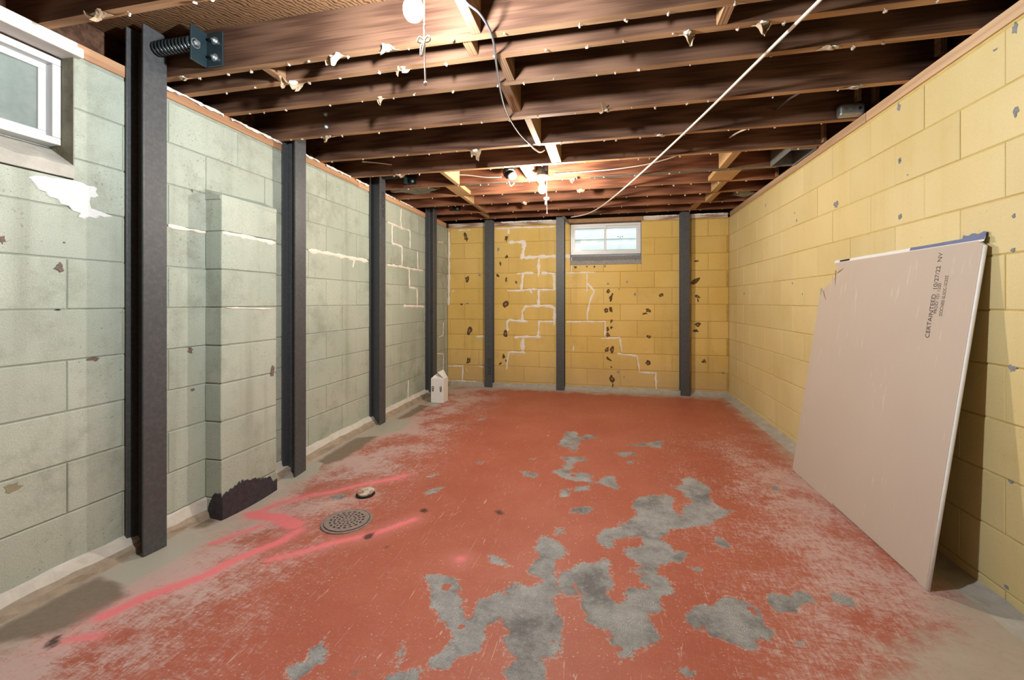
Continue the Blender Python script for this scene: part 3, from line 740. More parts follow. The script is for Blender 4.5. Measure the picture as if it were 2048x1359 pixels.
# white sprayed patch below the left window: ragged thin coat
px = crop(L5, [(205,88),(260,76),(330,80),(390,95),(470,100),(545,112),(600,128),(640,150),(690,155),(712,172),(700,195),(722,225),(690,240),(664,232),(655,270),(668,320),(740,345),(830,378),(760,385),(730,372),(700,392),(650,382),(610,395),(570,380),(590,355),(530,335),(500,300),(440,285),(420,250),(350,230),(330,195),(280,180),(245,130)])
q = [PL.pt(k) for k in px]
cxy = (sum(a for a, b in q) / len(q), sum(b for a, b in q) / len(q))
V = [PL.at(a, b, 0.0006) for a, b in q] + [PL.at(cxy[0] + (a - cxy[0]) * 0.95, cxy[1] + (b - cxy[1]) * 0.95, 0.003) for a, b in q]
n = len(q)
mk('white_patch', V, [[n + i for i in range(n)]] + [[i, (i + 1) % n, n + (i + 1) % n, n + i] for i in range(n)], M['white_patch'], wall_left)

for o_, x, y, w_, h_, a_, core in [
 (B1,390,260,70,160,.35,1),(B1,415,885,70,105,0,1),(B1,325,1270,55,36,0,0),(B1,1005,270,50,110,-.3,0),(B1,910,660,32,80,.2,0),(B1,870,835,40,70,.3,0),(B1,1000,900,36,80,0,1),(B1,1150,940,42,56,0,1),(B1,990,1270,80,115,0,1),(B1,1005,550,40,70,-.3,0),
 (B2,400,415,66,115,-.3,1),(B2,385,825,50,105,-.35,1),(B2,890,450,62,95,0,1),(B2,870,765,50,75,.3,0),(B2,820,860,70,26,.6,0),(B2,905,825,46,55,0,1),
 (B3,150,68,30,24,0,1),(B3,260,62,20,14,0,0),(B3,335,62,24,18,.5,0),(B3,437,58,10,28,0,0),(B3,470,300,40,40,0,1),(B3,495,365,38,85,-.3,0),(B3,450,485,42,55,0,1),(B3,493,478,30,78,.15,0),(B3,500,587,30,38,0,1),(B3,498,652,32,36,0,0),(B3,462,670,28,48,0,0),(B3,465,725,40,50,0,1),(B3,455,865,42,58,-.3,1),(B3,508,868,48,68,-.2,1),(B3,475,960,76,26,-.7,0),(B3,498,1037,22,16,0,0),(B3,505,1150,46,75,.2,1),(B3,512,1215,18,46,0,0),
 (B3,982,342,58,36,.1,1),(B3,860,488,70,46,-.2,1),(B3,825,517,56,22,.1,0),(B3,865,742,56,36,-.2,1),(B3,853,1000,48,56,.2,1),
 (B3,1323,8,60,24,0,1),(B3,1316,197,105,44,.7,0),(B3,1335,352,62,34,0,1),(B3,1340,390,16,56,0,0),(B3,1335,628,66,46,0,1),(B3,1320,685,58,30,.2,0),(B3,1400,980,55,45,-.2,1)]:
    blob(PB, crop(o_, [(x, y)])[0], w_ / o_[2], h_ / o_[2], wall_back, M['brown_chip'], 'adhesive_mark', 0.004, a_, core=M['pale_chip'] if core else None)
for o_, x, y, w_, h_ in [(B1,600,830,46,40),(B3,467,227,28,30),(B3,652,210,25,25),(B3,575,280,24,14),(B3,563,1083,28,28),(B3,622,1130,14,24),(B3,1583,1095,30,24),(B1,410,1255,50,34),(B1,880,440,40,70),(B3,725,330,24,32)]:
    blob(PB, crop(o_, [(x, y)])[0], w_ / o_[2], h_ / o_[2], wall_back, M['grey_chip'], 'bare_chip', 0.002)
R4, RC, R8, R5 = (1488, 0, 3.657), (1400, 300, 3.1605), (1400, 690, 3.16), (1488, 990, 3.657)
for o_, x, y, w_, h_ in [(RC,1265,65,24,40),(RC,860,342,30,45),(RC,1262,418,24,34),(RC,1982,415,28,28),(RC,1980,630,34,28),(RC,612,443,10,24),(RC,600,397,7,12),(RC,585,840,9,18),(RC,280,905,6,20),(RC,415,350,6,20),(RC,648,910,6,16),
 (R4,1985,205,56,95),(R4,1985,815,56,86),(R4,1135,785,44,84),(R4,1140,1170,26,42),(R4,1835,365,40,22),(R4,1200,1278,20,10),(R8,1970,145,58,52),(R8,1965,860,40,26),(R5,1920,670,40,36)]:
    blob(PR, crop(o_, [(x, y)])[0], w_ / o_[2], h_ / o_[2], wall_right, M['grey_chip'], 'bare_chip', 0.002, n=13)
L7 = (0, 690, 3.657)
for o_, x, y, w_, h_, mt in [(L5,15,545,60,66,'mauve_chip'),(L5,432,748,74,84,'mauve_chip'),(L5,470,565,20,14,'mauve_chip'),(L5,425,1056,44,12,'tar'),(L7,690,100,100,34,'mauve_chip'),(L7,1392,35,46,52,'mauve_chip'),(L7,1410,325,28,22,'mauve_chip'),(L7,85,1050,165,100,'wall_shadow'),
 (L5,1405,190,22,26,'mauve_chip')]:
    blob(PL, crop(o_, [(x, y)])[0], w_ / o_[2], h_ / o_[2], wall_left, M[mt], 'bare_chip' if mt != 'wall_shadow' else 'shadow_blob', 0.002, n=13)  # the olive blob is a painted shadow, the rest are chips
blob(PP, (545, 742), 8, 22, wall_left, M['mauve_chip'], 'bare_chip', 0.003)

# tar smeared on the pilaster foot
g = G(); n = 34
def tarface(p0, p1, hs, off):
    p0, p1, off = Vector(p0), Vector(p1), Vector(off)
    for i in range(n):
        a, b = p0.lerp(p1, i / n), p0.lerp(p1, (i + 1) / n)
        ha = hs(i / n) + R.uniform(-0.008, 0.008); hb = hs((i + 1) / n) + R.uniform(-0.008, 0.008)
        u = Vector((0, 0, 1))
        g.add([a, b, b + u * hb, a + u * ha, a + off, b + off, b + off + u * (hb - 0.006), a + off + u * (ha - 0.006)],
              [(4, 5, 6, 7), (3, 7, 6, 2), (0, 4, 7, 3), (1, 2, 6, 5)])
tarface((PX + 0.002, PY0, -0.07), (PX + 0.002, PY1, -0.07), lambda t: 0.145 + 0.03 * math.sin(t * 5) - 0.03 * (t > 0.9), (0.003, 0, 0))
tarface((XL + 0.02, PY0 - 0.002, -0.07), (PX + 0.003, PY0 - 0.002, -0.07), lambda t: 0.09 + 0.07 * min(1, t * 2.2), (0, -0.003, 0))
g.build('tar_coat', M['tar'], wall_left)

# concrete cove at the foot of the walls
def cove(name, label, axis, face, n, a0, a1, prof, mats, mi):
    V, Fc, fm = [], [], []; k = int((a1 - a0) / 0.06); P_ = len(prof)
    for i in range(k + 1):
        a = a0 + (a1 - a0) * i / k
        for j, (d, z) in enumerate(prof):
            dip = min(1.0, -floor_z(face + n * 0.1, a) / 0.065) if axis == 'y' else 0.0
            d = d * (1 - 0.7 * dip)
            jd = 0 if j in (0, P_ - 1) else R.uniform(-0.006, 0.006)
            jz = 0 if j == P_ - 1 else R.uniform(-0.004, 0.004)
            xx, yy_ = (face + n * (d + jd), a) if axis == 'y' else (a, face + n * (d + jd))
            q_ = (xx, yy_, max(z + jz, 0) + floor_z(xx, yy_) * (1 - j / (P_ - 1) * 0 if j > 1 else 0.3))
            V.append(q_)
        if i:
            for j in range(P_ - 1):
                b = (i - 1) * P_ + j; Fc.append((b, b + 1, b + P_ + 1, b + P_)); fm.append(mi[j])
    return tag(mk(name, V, Fc, mats, None, False, fm), label, 'baseboard', kind='structure')
M['cove_white'] = plain('whitewashed_cove', (0.62, 0.58, 0.52), 0.85, 0, 0.25, 14, 0.5)
M['cove_brown'] = plain('dirty_cove_concrete', (0.36, 0.29, 0.22), 0.9, 0, 0.45, 16, 0.6)
M['cove_grey'] = plain('grey_cove_mortar', (0.42, 0.39, 0.35), 0.9, 0, 0.35, 16, 0.6)
cove('baseboard_left', 'whitewashed concrete cove along the foot of the green wall', 'y', XL, 1, YF, YB, [(0.0, 0.075), (0.012, 0.066), (0.034, 0.040), (0.056, 0.026), (0.066, 0.004), (0.075, 0.0)], [M['cove_white'], M['cove_brown']], [0, 0, 1, 1, 1])
cove('baseboard_back', 'low dusty mortar cove along the foot of the ochre wall', 'x', YB, -1, XL, XR, [(0.0, 0.045), (0.015, 0.040), (0.05, 0.014), (0.09, 0.0)], [M['cove_grey']], [0, 0, 0])
cove('baseboard_right', 'low grey mortar cove along the foot of the yellow wall', 'y', XR, -1, YF, YB, [(0.0, 0.03), (0.02, 0.020), (0.05, 0.008), (0.085, 0.0)], [M['cove_grey']], [0, 0, 0])

# sill plates and rim joists on top of the walls
def plate(parent, x0, x1, y0, y1, z0, z1, mat, name='sill_plate', b=0.003):
    return bevel(G().box(x0, x1, y0, y1, z0, z1).build(name, mat, parent), b, 2)
ZS = ZTOP + 0.012
yy = YF
for cut in (1.30, 1.59, 3.35, 5.44):
    if cut != 1.30: plate(wall_left, XL - 0.14, XL + 0.004, max(yy, YF) + 0.002, cut - 0.002, ZS, ZJ, M['sill_orange'])
    yy = cut
plate(wall_left, XL - 0.14, XL - 0.07, YF, 1.30, ZS, ZJ, M['sill_orange'])
for y0, y1 in ((YF, 0.9), (0.9, 2.75), (2.75, 5.44)):
    plate(wall_right, XR - 0.006, XR + 0.14, y0 + 0.002, y1 - 0.002, ZS, ZJ, M['sill_tan'])
for x0, x1 in ((XL + 0.01, wl - 0.02), (wl - 0.02, wr + 0.02), (wr + 0.02, XR - 0.01)):
    plate(wall_back, x0 + 0.002, x1 - 0.002, YB - 0.004, YB + 0.14, ZS, ZJ, M['sill_back'] if x0 != wl - 0.02 else M['block_wood'])
plate(wall_left, XL - 0.20, XL - 0.16, YF, YB + 0.2, ZS, ZJ + DJ, M['joist'], 'rim_joist')
plate(wall_right, XR + 0.16, XR + 0.20, YF, YB + 0.2, ZS, ZJ + DJ, M['joist'], 'rim_joist')
plate(wall_back, XL - 0.16, XR + 0.16, YB + 0.16, YB + 0.20, ZS, ZJ + DJ, M['joist'], 'rim_joist')
# torn paper strips left along the top of the sills
def paper_fringe(parent, axis, face, n, a0, a1, name='paper_fringe'):
    V, Fc = [], []; k = int((a1 - a0) / 0.02)
    for i in range(k + 1):
        a = a0 + (a1 - a0) * i / k; t0 = R.uniform(-0.004, 0.012); t1 = -R.uniform(0.0, 0.012)
        for d, z in ((0.002, ZJ + t0 * 0.3), (0.006 + R.uniform(0, .008), ZJ - 0.003 + t0 * .3), (0.008 + R.uniform(0, .006), ZJ - 0.010 + t1), (0.005, ZJ - 0.010 + t1)):
            V.append((face + n * d, a, z) if axis == 'y' else (a, face + n * d, z))
        if i:
            b = (i - 1) * 4
            for j in range(3): Fc.append((b + j, b + j + 1, b + j + 5, b + j + 4))
    return mk(name, V, Fc, M['gypsum'], parent)
for a0, a1 in ((1.66, 2.0), (2.05, 2.44), (2.56, 2.82), (2.9, 3.22), (3.3, 3.5), (3.63, 4.0), (4.1, 4.4)):
    paper_fringe(wall_left, 'y', XL + 0.004, 1, a0, a1)
paper_fringe(wall_back, 'x', YB - 0.004, -1, -1.35, -0.68)
paper_fringe(wall_back, 'x', YB - 0.004, -1, wr + 0.05, 0.83); paper_fringe(wall_back, 'x', YB - 0.004, -1, 0.96, 1.35)

# ================================================================== CEILING
g = G().box(XL - 0.2, XR + 0.2, YF - 0.1, YB + 0.2, ZJ + DJ + 0.018, ZJ + DJ + 0.04)
ceiling = tag(g.build('ceiling', M['subfloor']), 'open ceiling of dark wooden floor joists under a plywood subfloor', 'ceiling', kind='structure')
ex = [XL - 0.2, -1.786, -0.567, 0.652, XR + 0.2]
for i in range(4):
    for (y0, y1) in ((YF, 0.42), (0.42, 2.85), (2.85, YB + 0.2)):
        plate(ceiling, ex[i] + 0.0015, ex[i + 1] - 0.0015, y0 + 0.0015, y1 - 0.0015, ZJ + DJ, ZJ + DJ + 0.018, M['subfloor'], 'subfloor_panel', 0.001)
JT = 0.038
def joist(y):
    g = G(); mm = M['warm_lit_wood'] if y > 3.3 else M['joist']  # far joists get the bulb's warm tone as colour
    x0, x1 = XL - 0.158, XR + 0.158
    V = [(x, yy_, z) for z in (ZJ, ZJ + DJ) for yy_ in (y, y + JT) for x in (x0, x1)]
    g.add(V, [(4, 5, 7, 6), (0, 1, 5, 4), (2, 6, 7, 3), (0, 4, 6, 2), (1, 3, 7, 5)], 0)
    g.add(V, [(0, 2, 3, 1)], 1)
    return g.build('joist', [mm, M['joist_edge']], ceiling)
JO = {y: joist(y) for y in JOISTS}

def blocking(px0, px1, y0, y1, mat, z0=ZJ, z1=ZJ + DJ, w=None, skew=0.0):
    """short piece between two joists; px = pixels of its underside edges near its middle"""
    a, b = on_z(*px0, z0), on_z(*px1, z0)
    x0, x1 = min(a.x, b.x), max(a.x, b.x)
    if w: c_ = (x0 + x1) / 2; x0, x1 = c_ - w / 2, c_ + w / 2
    g = G(); s_ = skew
    V = [(x0, y0, z0), (x1, y0, z0), (x1 + s_, y1, z0), (x0 + s_, y1, z0), (x0, y0, z1), (x1, y0, z1), (x1 + s_, y1, z1), (x0 + s_, y1, z1)]
    g.add(V, [(0, 3, 2, 1), (4, 5, 6, 7), (0, 1, 5, 4), (1, 2, 6, 5), (2, 3, 7, 6), (3, 0, 4, 7)])
    return bevel(g.build('blocking', mat, ceiling), 0.002, 1)
E = 0.0005
def between(ya, yb): return ya + JT + E, yb - E
blocking((930, 40), (948, 40), *between(1.20, JA), M['block_wood'], w=.038)
blocking((928, 97), (952, 97), *between(JA, JB), M['block_wood'], z0=ZJ + 0.004, w=.038)
blocking((1005, 140), (1020, 140), *between(JB, JC), M['block_wood'], w=.038)
blocking((1010, 200), (1035, 200), *between(JC, JD), M['block_wood'], z0=ZJ + 0.03, w=.05)
blocking((1060, 265), (1074, 265), *between(JD, JE), M['new_wood'], w=.038)
blocking((1096, 305), (1116, 305), *between(JE, JF), M['new_wood'], w=.075, z0=ZJ + 0.004)
blocking((1051, 347), (1070, 347), *between(JF, JG), M['new_wood'], w=.105, z0=ZJ + 0.004)
blocking((1070, 365), (1090, 365), *between(JG, JH), M['block_wood'], w=.04)
for (xa, ya), j0, j1, mt in (((893, 352), JF, JG, 'new_wood'), ((938, 403), JH, JI, 'new_wood'), ((962, 420), JI, JJ, 'block_wood'), ((972, 434), JJ, JK, 'block_wood')):
    blocking((xa - 5, ya), (xa + 5, ya), *between(j0, j1), M[mt], w=.04)
blocking((905, 380), (925, 380), *between(JG, JH), M['new_wood'], w=.14, z0=ZJ + 0.002, z1=ZJ + 0.04)
for (xa, ya), j0, j1, mt in (((1462, 318), JF, JG, 'new_wood'), ((1436, 376), JH, JI, 'new_wood'), ((1423, 397), JI, JJ, 'new_wood'), ((1391, 413), JJ, JK, 'block_wood')):
    blocking((xa - 5, ya), (xa + 5, ya), *between(j0, j1), M[mt], w=.06)
blocking((1435, 350), (1465, 350), *between(JG, JH), M['new_wood'], w=.19, z0=ZJ + 0.002, z1=ZJ + 0.04)
for xp, yp, j0, j1 in ((548, 150, JA, JB), (1455, 22, JA, JB)):
    blocking((xp - 4, yp), (xp + 4, yp), *between(j0, j1), M['block_wood'], w=.038)

def cleat(x, ya, yb, jy, wpx):
    a, b = on_y(x - wpx / 2, ya, jy - 0.03), on_y(x + wpx / 2, yb, jy - 0.03)
    bevel(G().box(a.x, b.x, jy - 0.038, jy - 0.0005, max(b.z, ZJ + 0.002), min(a.z + 0.1, ZJ + DJ - 0.002)).build('cleat', M['block_wood'], ceiling), 0.002, 1)
for args in ((1885, 70, 107, JD, 15), (1753, 168, 206, JE, 10), (1718, 175, 203, JE, 8), (1649, 243, 283, JF, 7), (1555, 340, 352, JH, 5)): cleat(*args)
# nails with crumbs of plaster, sub-parts of each joist
gn = G()
gn.tube([(0, 0, 0), (0.001, 0, -0.012)], 0.0016, 5, 0)
gn.lathe([(0.002, -0.010), (0.0058, -0.012), (0.0062, -0.015), (0.004, -0.018)], (0.001, 0, 0), n=7, mi=0)
NAILS = []
for v_ in range(3):
    gg = G(); rr = random.Random(v_)
    gg.tube([(0, 0, 0.004), (0.002 * v_, 0, -0.012)], 0.0014, 5)
    for _ in range(2 + v_):
        c_ = Vector((rr.uniform(-.006, .006), rr.uniform(-.004, .004), -0.010 + rr.uniform(-.006, .004)))
        gg.lathe([(0.001, -0.006), (0.0055, -0.003), (0.006, 0.001), (0.002, 0.005)], c_, (rr.uniform(-1, 1), rr.uniform(-1, 1), 1), 6)
    me = bpy.data.meshes.new('nail'); me.from_pydata([tuple(q_) for q_ in gg.V], [], gg.F); me.materials.append(M['nail']); me.update(); NAILS.append(me)
for y, jo in JO.items():
    if y < 0.7: continue
    x = XL + R.uniform(0.1, 0.3)
    while x < XR - 0.1:
        o = link('nail', R.choice(NAILS), jo)
        o.location = (x, y + R.uniform(0.008, 0.030), ZJ)
        o.rotation_euler = (R.uniform(-.5, .5), R.uniform(-.5, .5), R.uniform(0, 6))
        k_ = R.uniform(0.45, 0.95); o.scale = (k_, k_, k_)
        x += R.uniform(0.07, 0.34)

# dirty foil strip under the joist beyond the far bulb
a, b = on_z(1180, 352, ZJ).x, XR - 0.12
bevel(G().box(a, b, JG + 0.002, JG + JT + 0.012, ZJ - 0.004, ZJ - 0.0005).build('foil_strip', M['foil'], JO[JG]), 0.001, 1)
a = on_z(940, 375, ZJ).x
bevel(G().box(-1.25, -0.72, JG + 0.004, JG + JT + 0.010, ZJ - 0.004, ZJ - 0.0005).build('foil_strip', M['foil'], JO[JG]), 0.001, 1)

# ================================================================== WINDOWS
def frame_ring(g, at, a0, a1, z0, z1, t, d0, d1, mi=0):
    for (p0, p1, q0, q1) in ((a0, a1, z0, z0 + t), (a0, a1, z1 - t, z1), (a0, a0 + t, z0 + t, z1 - t), (a1 - t, a1, z0 + t, z1 - t)):
        c0, c1 = at(p0, q0, d0), at(p1, q1, d1)
        g.box(min(c0.x, c1.x), max(c0.x, c1.x), min(c0.y, c1.y), max(c0.y, c1.y), q0, q1, mi)
def slab_on(at, a0, a1, z0, z1, d0, d1):
    c0, c1 = at(a0, z0, d0), at(a1, z1, d1)
    return G().box(min(c0.x, c1.x), max(c0.x, c1.x), min(c0.y, c1.y), max(c0.y, c1.y), z0, z1)
def window(name, label, plane, a0, a1, z0, z1, dep, pane, split):
    at = lambda a, z, d: plane.at(a, z, -d)
    g = G(); frame_ring(g, at, a0, a1, z0, z1, 0.028, dep, dep + 0.07)
    root = tag(bevel(g.build(name, M['vinyl']), 0.003, 2), label, 'window', kind='structure')
    mid = a0 + (a1 - a0) * split
    for i, (s0, s1, d) in enumerate(((a0 + 0.026, mid + 0.014, dep + 0.012), (mid - 0.014, a1 - 0.026, dep + 0.036))):
        g = G(); frame_ring(g, at, s0, s1, z0 + 0.026, z1 - 0.026, 0.026, d, d + 0.022)
        sash = bevel(g.build('sash', M['vinyl'], root), 0.002, 2)
        slab_on(at, s0 + 0.022, s1 - 0.022, z0 + 0.048, z1 - 0.048, d + 0.009, d + 0.013).build('pane', pane, sash)
    return root
win1 = window('window_1', 'white vinyl slider window with dusty glass high in the green wall', PL, 0.47, 1.312, 1.742, 2.09, 0.062, M['glass_dusty'], 0.46)
win2 = window('window_2', 'small white two-pane slider window high in the ochre wall', PB, wl + 0.006, wr - 0.006, 1.708, 2.092, 0.03, M['glass_clear'], 0.5)
# latch marks on the far window's right pane
for i, dx in enumerate((0.0, 0.022, 0.045)):
    c_ = on_y(1236 + i * 4.5, 473 + (i == 1) * 0.8, YB + 0.064)
    G().box(c_.x - 0.007, c_.x + 0.007, YB + 0.0655, YB + 0.0664, c_.z - 0.005, c_.z + 0.005).build('sticker_mark', M['ink_dark'], win2)
# sloped concrete sills
def sloped(name, label, plane, a0, a1, zf, zb, dep, mat, over=0.006):
    prof = [(-over, zf - 0.05), (-over, zf), (dep, zb), (dep, zf - 0.05)]
    V, Fc = [], []; k = 24
    for i in range(k + 1):
        a = a0 + (a1 - a0) * i / k
        for j, (d, z) in enumerate(prof):
            V.append(plane.at(a, z + (R.uniform(-.004, .004) if j in (1,) else 0), -d + (R.uniform(-.002, .002) if j < 2 else 0)))
        if i:
            b = (i - 1) * 4
            for j in range(4): Fc.append((b + j, b + (j + 1) % 4, b + 4 + (j + 1) % 4, b + 4 + j))
    Fc += [(0, 1, 2, 3), (k * 4 + 3, k * 4 + 2, k * 4 + 1, k * 4)]
    return tag(mk(name, V, Fc, mat), label, 'window sill', kind='structure')
sloped('trim_1', 'sloped whitewashed sill under the dusty window in the green wall', PL, WINL['a0'], WINL['a1'], 1.655, 1.745, 0.14, M['sill_white'])
sloped('trim_2', 'sloped grey weathered sill under the small window in the ochre wall', PB, wl, wr, 1.625, 1.712, 0.12, M['sill_concrete'], 0.010)
# opening linings (jambs) and header board
g = G().box(XL - 0.2, XL - 0.001, WINL['a1'] - 0.002, WINL['a1'] + 0.006, 1.60, ZTOP)
g.build('window_jamb', M['jamb'], wall_left)
G().box(wl - 0.004, wl + 0.003, YB + 0.002, YB + 0.2, 1.58, ZTOP).build('window_jamb', M['sill_concrete'], wall_back)
G().box(wr - 0.003, wr + 0.004, YB + 0.002, YB + 0.2, 1.58, ZTOP).build('window_jamb', M['sill_concrete'], wall_back)
g = G().box(XL - 0.066, XL + 0.026, 0.30, 1.335, ZTOP + 0.002, ZTOP + 0.040)
g.box(XL - 0.066, XL + 0.008, 0.30, 1.325, ZTOP + 0.040, ZJ - 0.002)
hd = tag(bevel(g.build('trim_3', M['header']), 0.004, 2), 'white painted board over the dusty window, torn at its end', 'trim', kind='structure')
# wells outside
g = G(); g.box(-3.0, -2.95, 0.1, 1.7, 1.4, 2.36); g.box(-2.95, XL - 0.2, 0.1, 0.15, 1.4, 2.36); g.box(-2.95, XL - 0.2, 1.65, 1.7, 1.4, 2.36)
g.box(-3.0, XL - 0.2, 0.1, 1.7, 1.40, 1.52, 1)
tag(g.build('window_well', [M['well'], M['gravel']]), 'gravel window well seen through the dusty near window', 'window well', kind='structure')
g = G(); x0, x1 = wl - 0.25, wr + 0.25
g.box(x0, x1, 6.45, 6.5, 1.4, 2.5); g.box(x0, x0 + 0.05, YB + 0.2, 6.45, 1.4, 2.5); g.box(x1 - 0.05, x1, YB + 0.2, 6.45, 1.4, 2.5)
g.box(x0, x1, YB + 0.2, 6.5, 1.4, 1.5, 1)
for i in range(6): g.box(x0 + 0.05, x1 - 0.05, 6.43, 6.45, 1.55 + i * 0.16, 1.63 + i * 0.16)
tag(g.build('window_well', [M['well'], M['gravel']]), 'bright pale window well seen through the small far window', 'window well', kind='structure')

# ================================================================== STEEL POSTS
BW, BD, FT, WT = 0.104, 0.104, 0.0095, 0.0075
def text_mesh(body, size, name, mat, parent, o, u, v, lift, extrude=0.0004, sx=1.0):
    """flat lettering laid at o with reading direction u and letter-up v"""
    cu = bpy.data.curves.new('lettering', 'FONT'); cu.body = body; cu.size = size; cu.extrude = extrude
    to = bpy.data.objects.new('lettering', cu); COL.objects.link(to)
    dg = bpy.context.evaluated_depsgraph_get(); dg.update()
    me = bpy.data.meshes.new_from_object(to.evaluated_get(dg))
    bpy.data.objects.remove(to, do_unlink=True)
    u, v = Vector(u).normalized(), Vector(v).normalized(); w_ = u.cross(v)
    o = Vector(o)
    for vt in me.vertices:
        c_ = vt.co; vt.co = o + u * (c_.x * sx) + v * c_.y + w_ * (c_.z + lift)
    me.materials.clear(); me.materials.append(mat); me.update()
    return link(name, me, parent)
def post(label, cx, cy, along, ztop, grp):
    """I-section; along='x': flanges parallel to the left wall (web runs in x), along='y': web runs in y"""
    t = thing('steel_post', label, 'post', (cx, cy, 0), grp)
    hw, hd_ = BW / 2, BD / 2
    def bx(name, d0, d1, w0, w1):
        g = G()
        if along == 'x': g.box(cx + d0, cx + d1, cy + w0, cy + w1, floor_z(cx, cy) - 0.004, ztop)
        else: g.box(cx + w0, cx + w1, cy - d1, cy - d0, 0.0, ztop)
        return bevel(g.build(name, M['steel'], t), 0.002, 2)
    bx('flange', -hd_, -hd_ + FT, -hw, hw); bx('flange', hd_ - FT, hd_, -hw, hw); bx('web', -hd_ + FT, hd_ - FT, -WT / 2, WT / 2)
    return t
XP = XL + 0.006 + BD / 2
lp = []
for cy, lab in ((1.552, 'tall charcoal steel post nearest the camera beside the dusty window'), (2.497, 'charcoal steel post against the green wall just past the block pilaster'),
                (3.572, 'third charcoal steel post from the near window along the green wall'), (4.80, 'charcoal steel post on the green wall behind the white carton')):
    lp.append(post(lab, XP, cy, 'x', 2.335 if cy < 2 else 2.33, 'steel posts bracing the block walls'))
YP = YB - 0.006 - BD / 2
bp = []
for pxx, lab in ((977, 'leftmost charcoal steel post on the ochre wall'), (1120.5, 'charcoal steel post just left of the small far window'), (1370.5, 'rightmost charcoal steel post on the ochre wall, right of the far window')):
    bp.append(post(lab, on_y(pxx, 600, YP - BD / 2).x, YP, 'y', 2.33, 'steel posts bracing the block walls'))
M['emboss'] = plain('rolled_mark_dark', (0.022, 0.022, 0.024), 0.6, 0, 0.2, 60)
q = on_x(768, 436, XP + BD / 2)
text_mesh('NUCOR', 0.066, 'rolled_mark', M['emboss'], lp[2], (XP + BD / 2, 3.60, 1.88), (0, 0, 1), (0, -1, 0), 0.0006)
q = on_y(982, 760, YP - BD / 2)
text_mesh('NUCOR', 0.062, 'rolled_mark', M['emboss'], bp[0], (bp[0].location.x + 0.035, YP - BD / 2, 0.16), (0, 0, 1), (-1, 0, 0), 0.0006)

# ---- brackets that tie the posts to the joists
def bolt(g, c_, axis, r_=0.011, h=0.012):
    c_, ax = Vector(c_), Vector(axis).normalized()
    g.lathe([(r_ * 1.55, 0), (r_ * 1.55, 0.002)], c_, ax, 16); g.lathe([(r_, 0.002), (r_, h * 0.8), (r_ * 0.8, h)], c_, ax, 6)
    g.lathe([(r_ * 0.5, h), (r_ * 0.5, h + 0.006)], c_, ax, 10)
def bracket(label, x0, x1, y, z, jf, leg, hgt):
    """threaded spring from x0 to the plate at x1; angle bolted to the joist face at y=jf"""
    t = thing('tie_bracket', label, 'bracket', (x1, jf, z), 'brackets tying posts to joists')
    g = G(); N = 26; turns = 11; pts = []
    rad = 0.026
    for i in range(turns * 12 + 1):
        tt = 2 * math.pi * i / 12; pts.append((x0 + (x1 - x0) * i / (turns * 12), y + rad * math.cos(tt), z + rad * math.sin(tt)))
    g.tube(pts, 0.0068, 6)
    g.tube([(x0, y, z), (x1 + 0.012, y, z)], 0.017, 12)
    g.build('threaded_rod', M['black_metal'], t, True)
    s_ = 1 if jf > y else -1
    d0, d1 = (jf - leg, jf) if s_ > 0 else (jf, jf + leg)
    g = G().box(x1, x1 + 0.008, d0, d1, z - hgt / 2, z + hgt / 2)
    pa_ = bevel(g.build('angle_plate', M['black_metal'], t), 0.002, 2)
    g = G(); yy0, yy1 = (jf - 0.0085, jf - 0.0005) if s_ > 0 else (jf + 0.0005, jf + 0.0085)
    g.box(x1 + 0.008, x1 + 0.008 + 0.085, yy0, yy1, z - hgt / 2, z + hgt / 2)
    pb2 = bevel(g.build('angle_plate', M['black_metal'], t), 0.002, 2)
    fy = yy0 if s_ > 0 else yy1
    for dz in (-0.038, 0.038):
        g = G(); bolt(g, (x1 + 0.052, fy, z + dz), (0, -s_, 0)); g.build('bolt', M['bolt'], pb2)
    g = G(); bolt(g, (x1 + 0.008, y, z + 0.0), (1, 0, 0), 0.014, 0.014); g.build('bolt', M['bolt'], pa_)
    return t
xb = on_y(414, 100, JA).x
bracket('black angle bracket with coiled rod on the nearest post, below the subfloor', XP + BD / 2 + 0.001, xb, 1.556, on_y(430, 101, JA).z, JA, 0.085, 0.155)
bracket('black angle bracket with coiled rod on the post past the pilaster', XP + BD / 2 + 0.001, on_y(640, 240, JD).x - 0.03, 2.50, 2.26, JD + JT, 0.085, 0.14)
bracket('black angle bracket with coiled rod above the third post on the green wall', XP + BD / 2 + 0.001, on_y(815, 360, JG).x, 3.575, 2.255, JG, 0.08, 0.14)
bracket('black angle bracket with coiled rod at the post behind the carton', XP + BD / 2 + 0.001, on_y(907, 425, JJ).x, 4.80, 2.255, JJ, 0.06, 0.13)
# bolt ends with washers on the near side of the fourth joist
for yy_ in (228, 253):
    c_ = on_y(652, yy_, JD); g = G(); bolt(g, (c_.x, JD - 0.0005, c_.z), (0, -1, 0), 0.012, 0.012); g.build('bolt', M['bolt'], JO[JD])

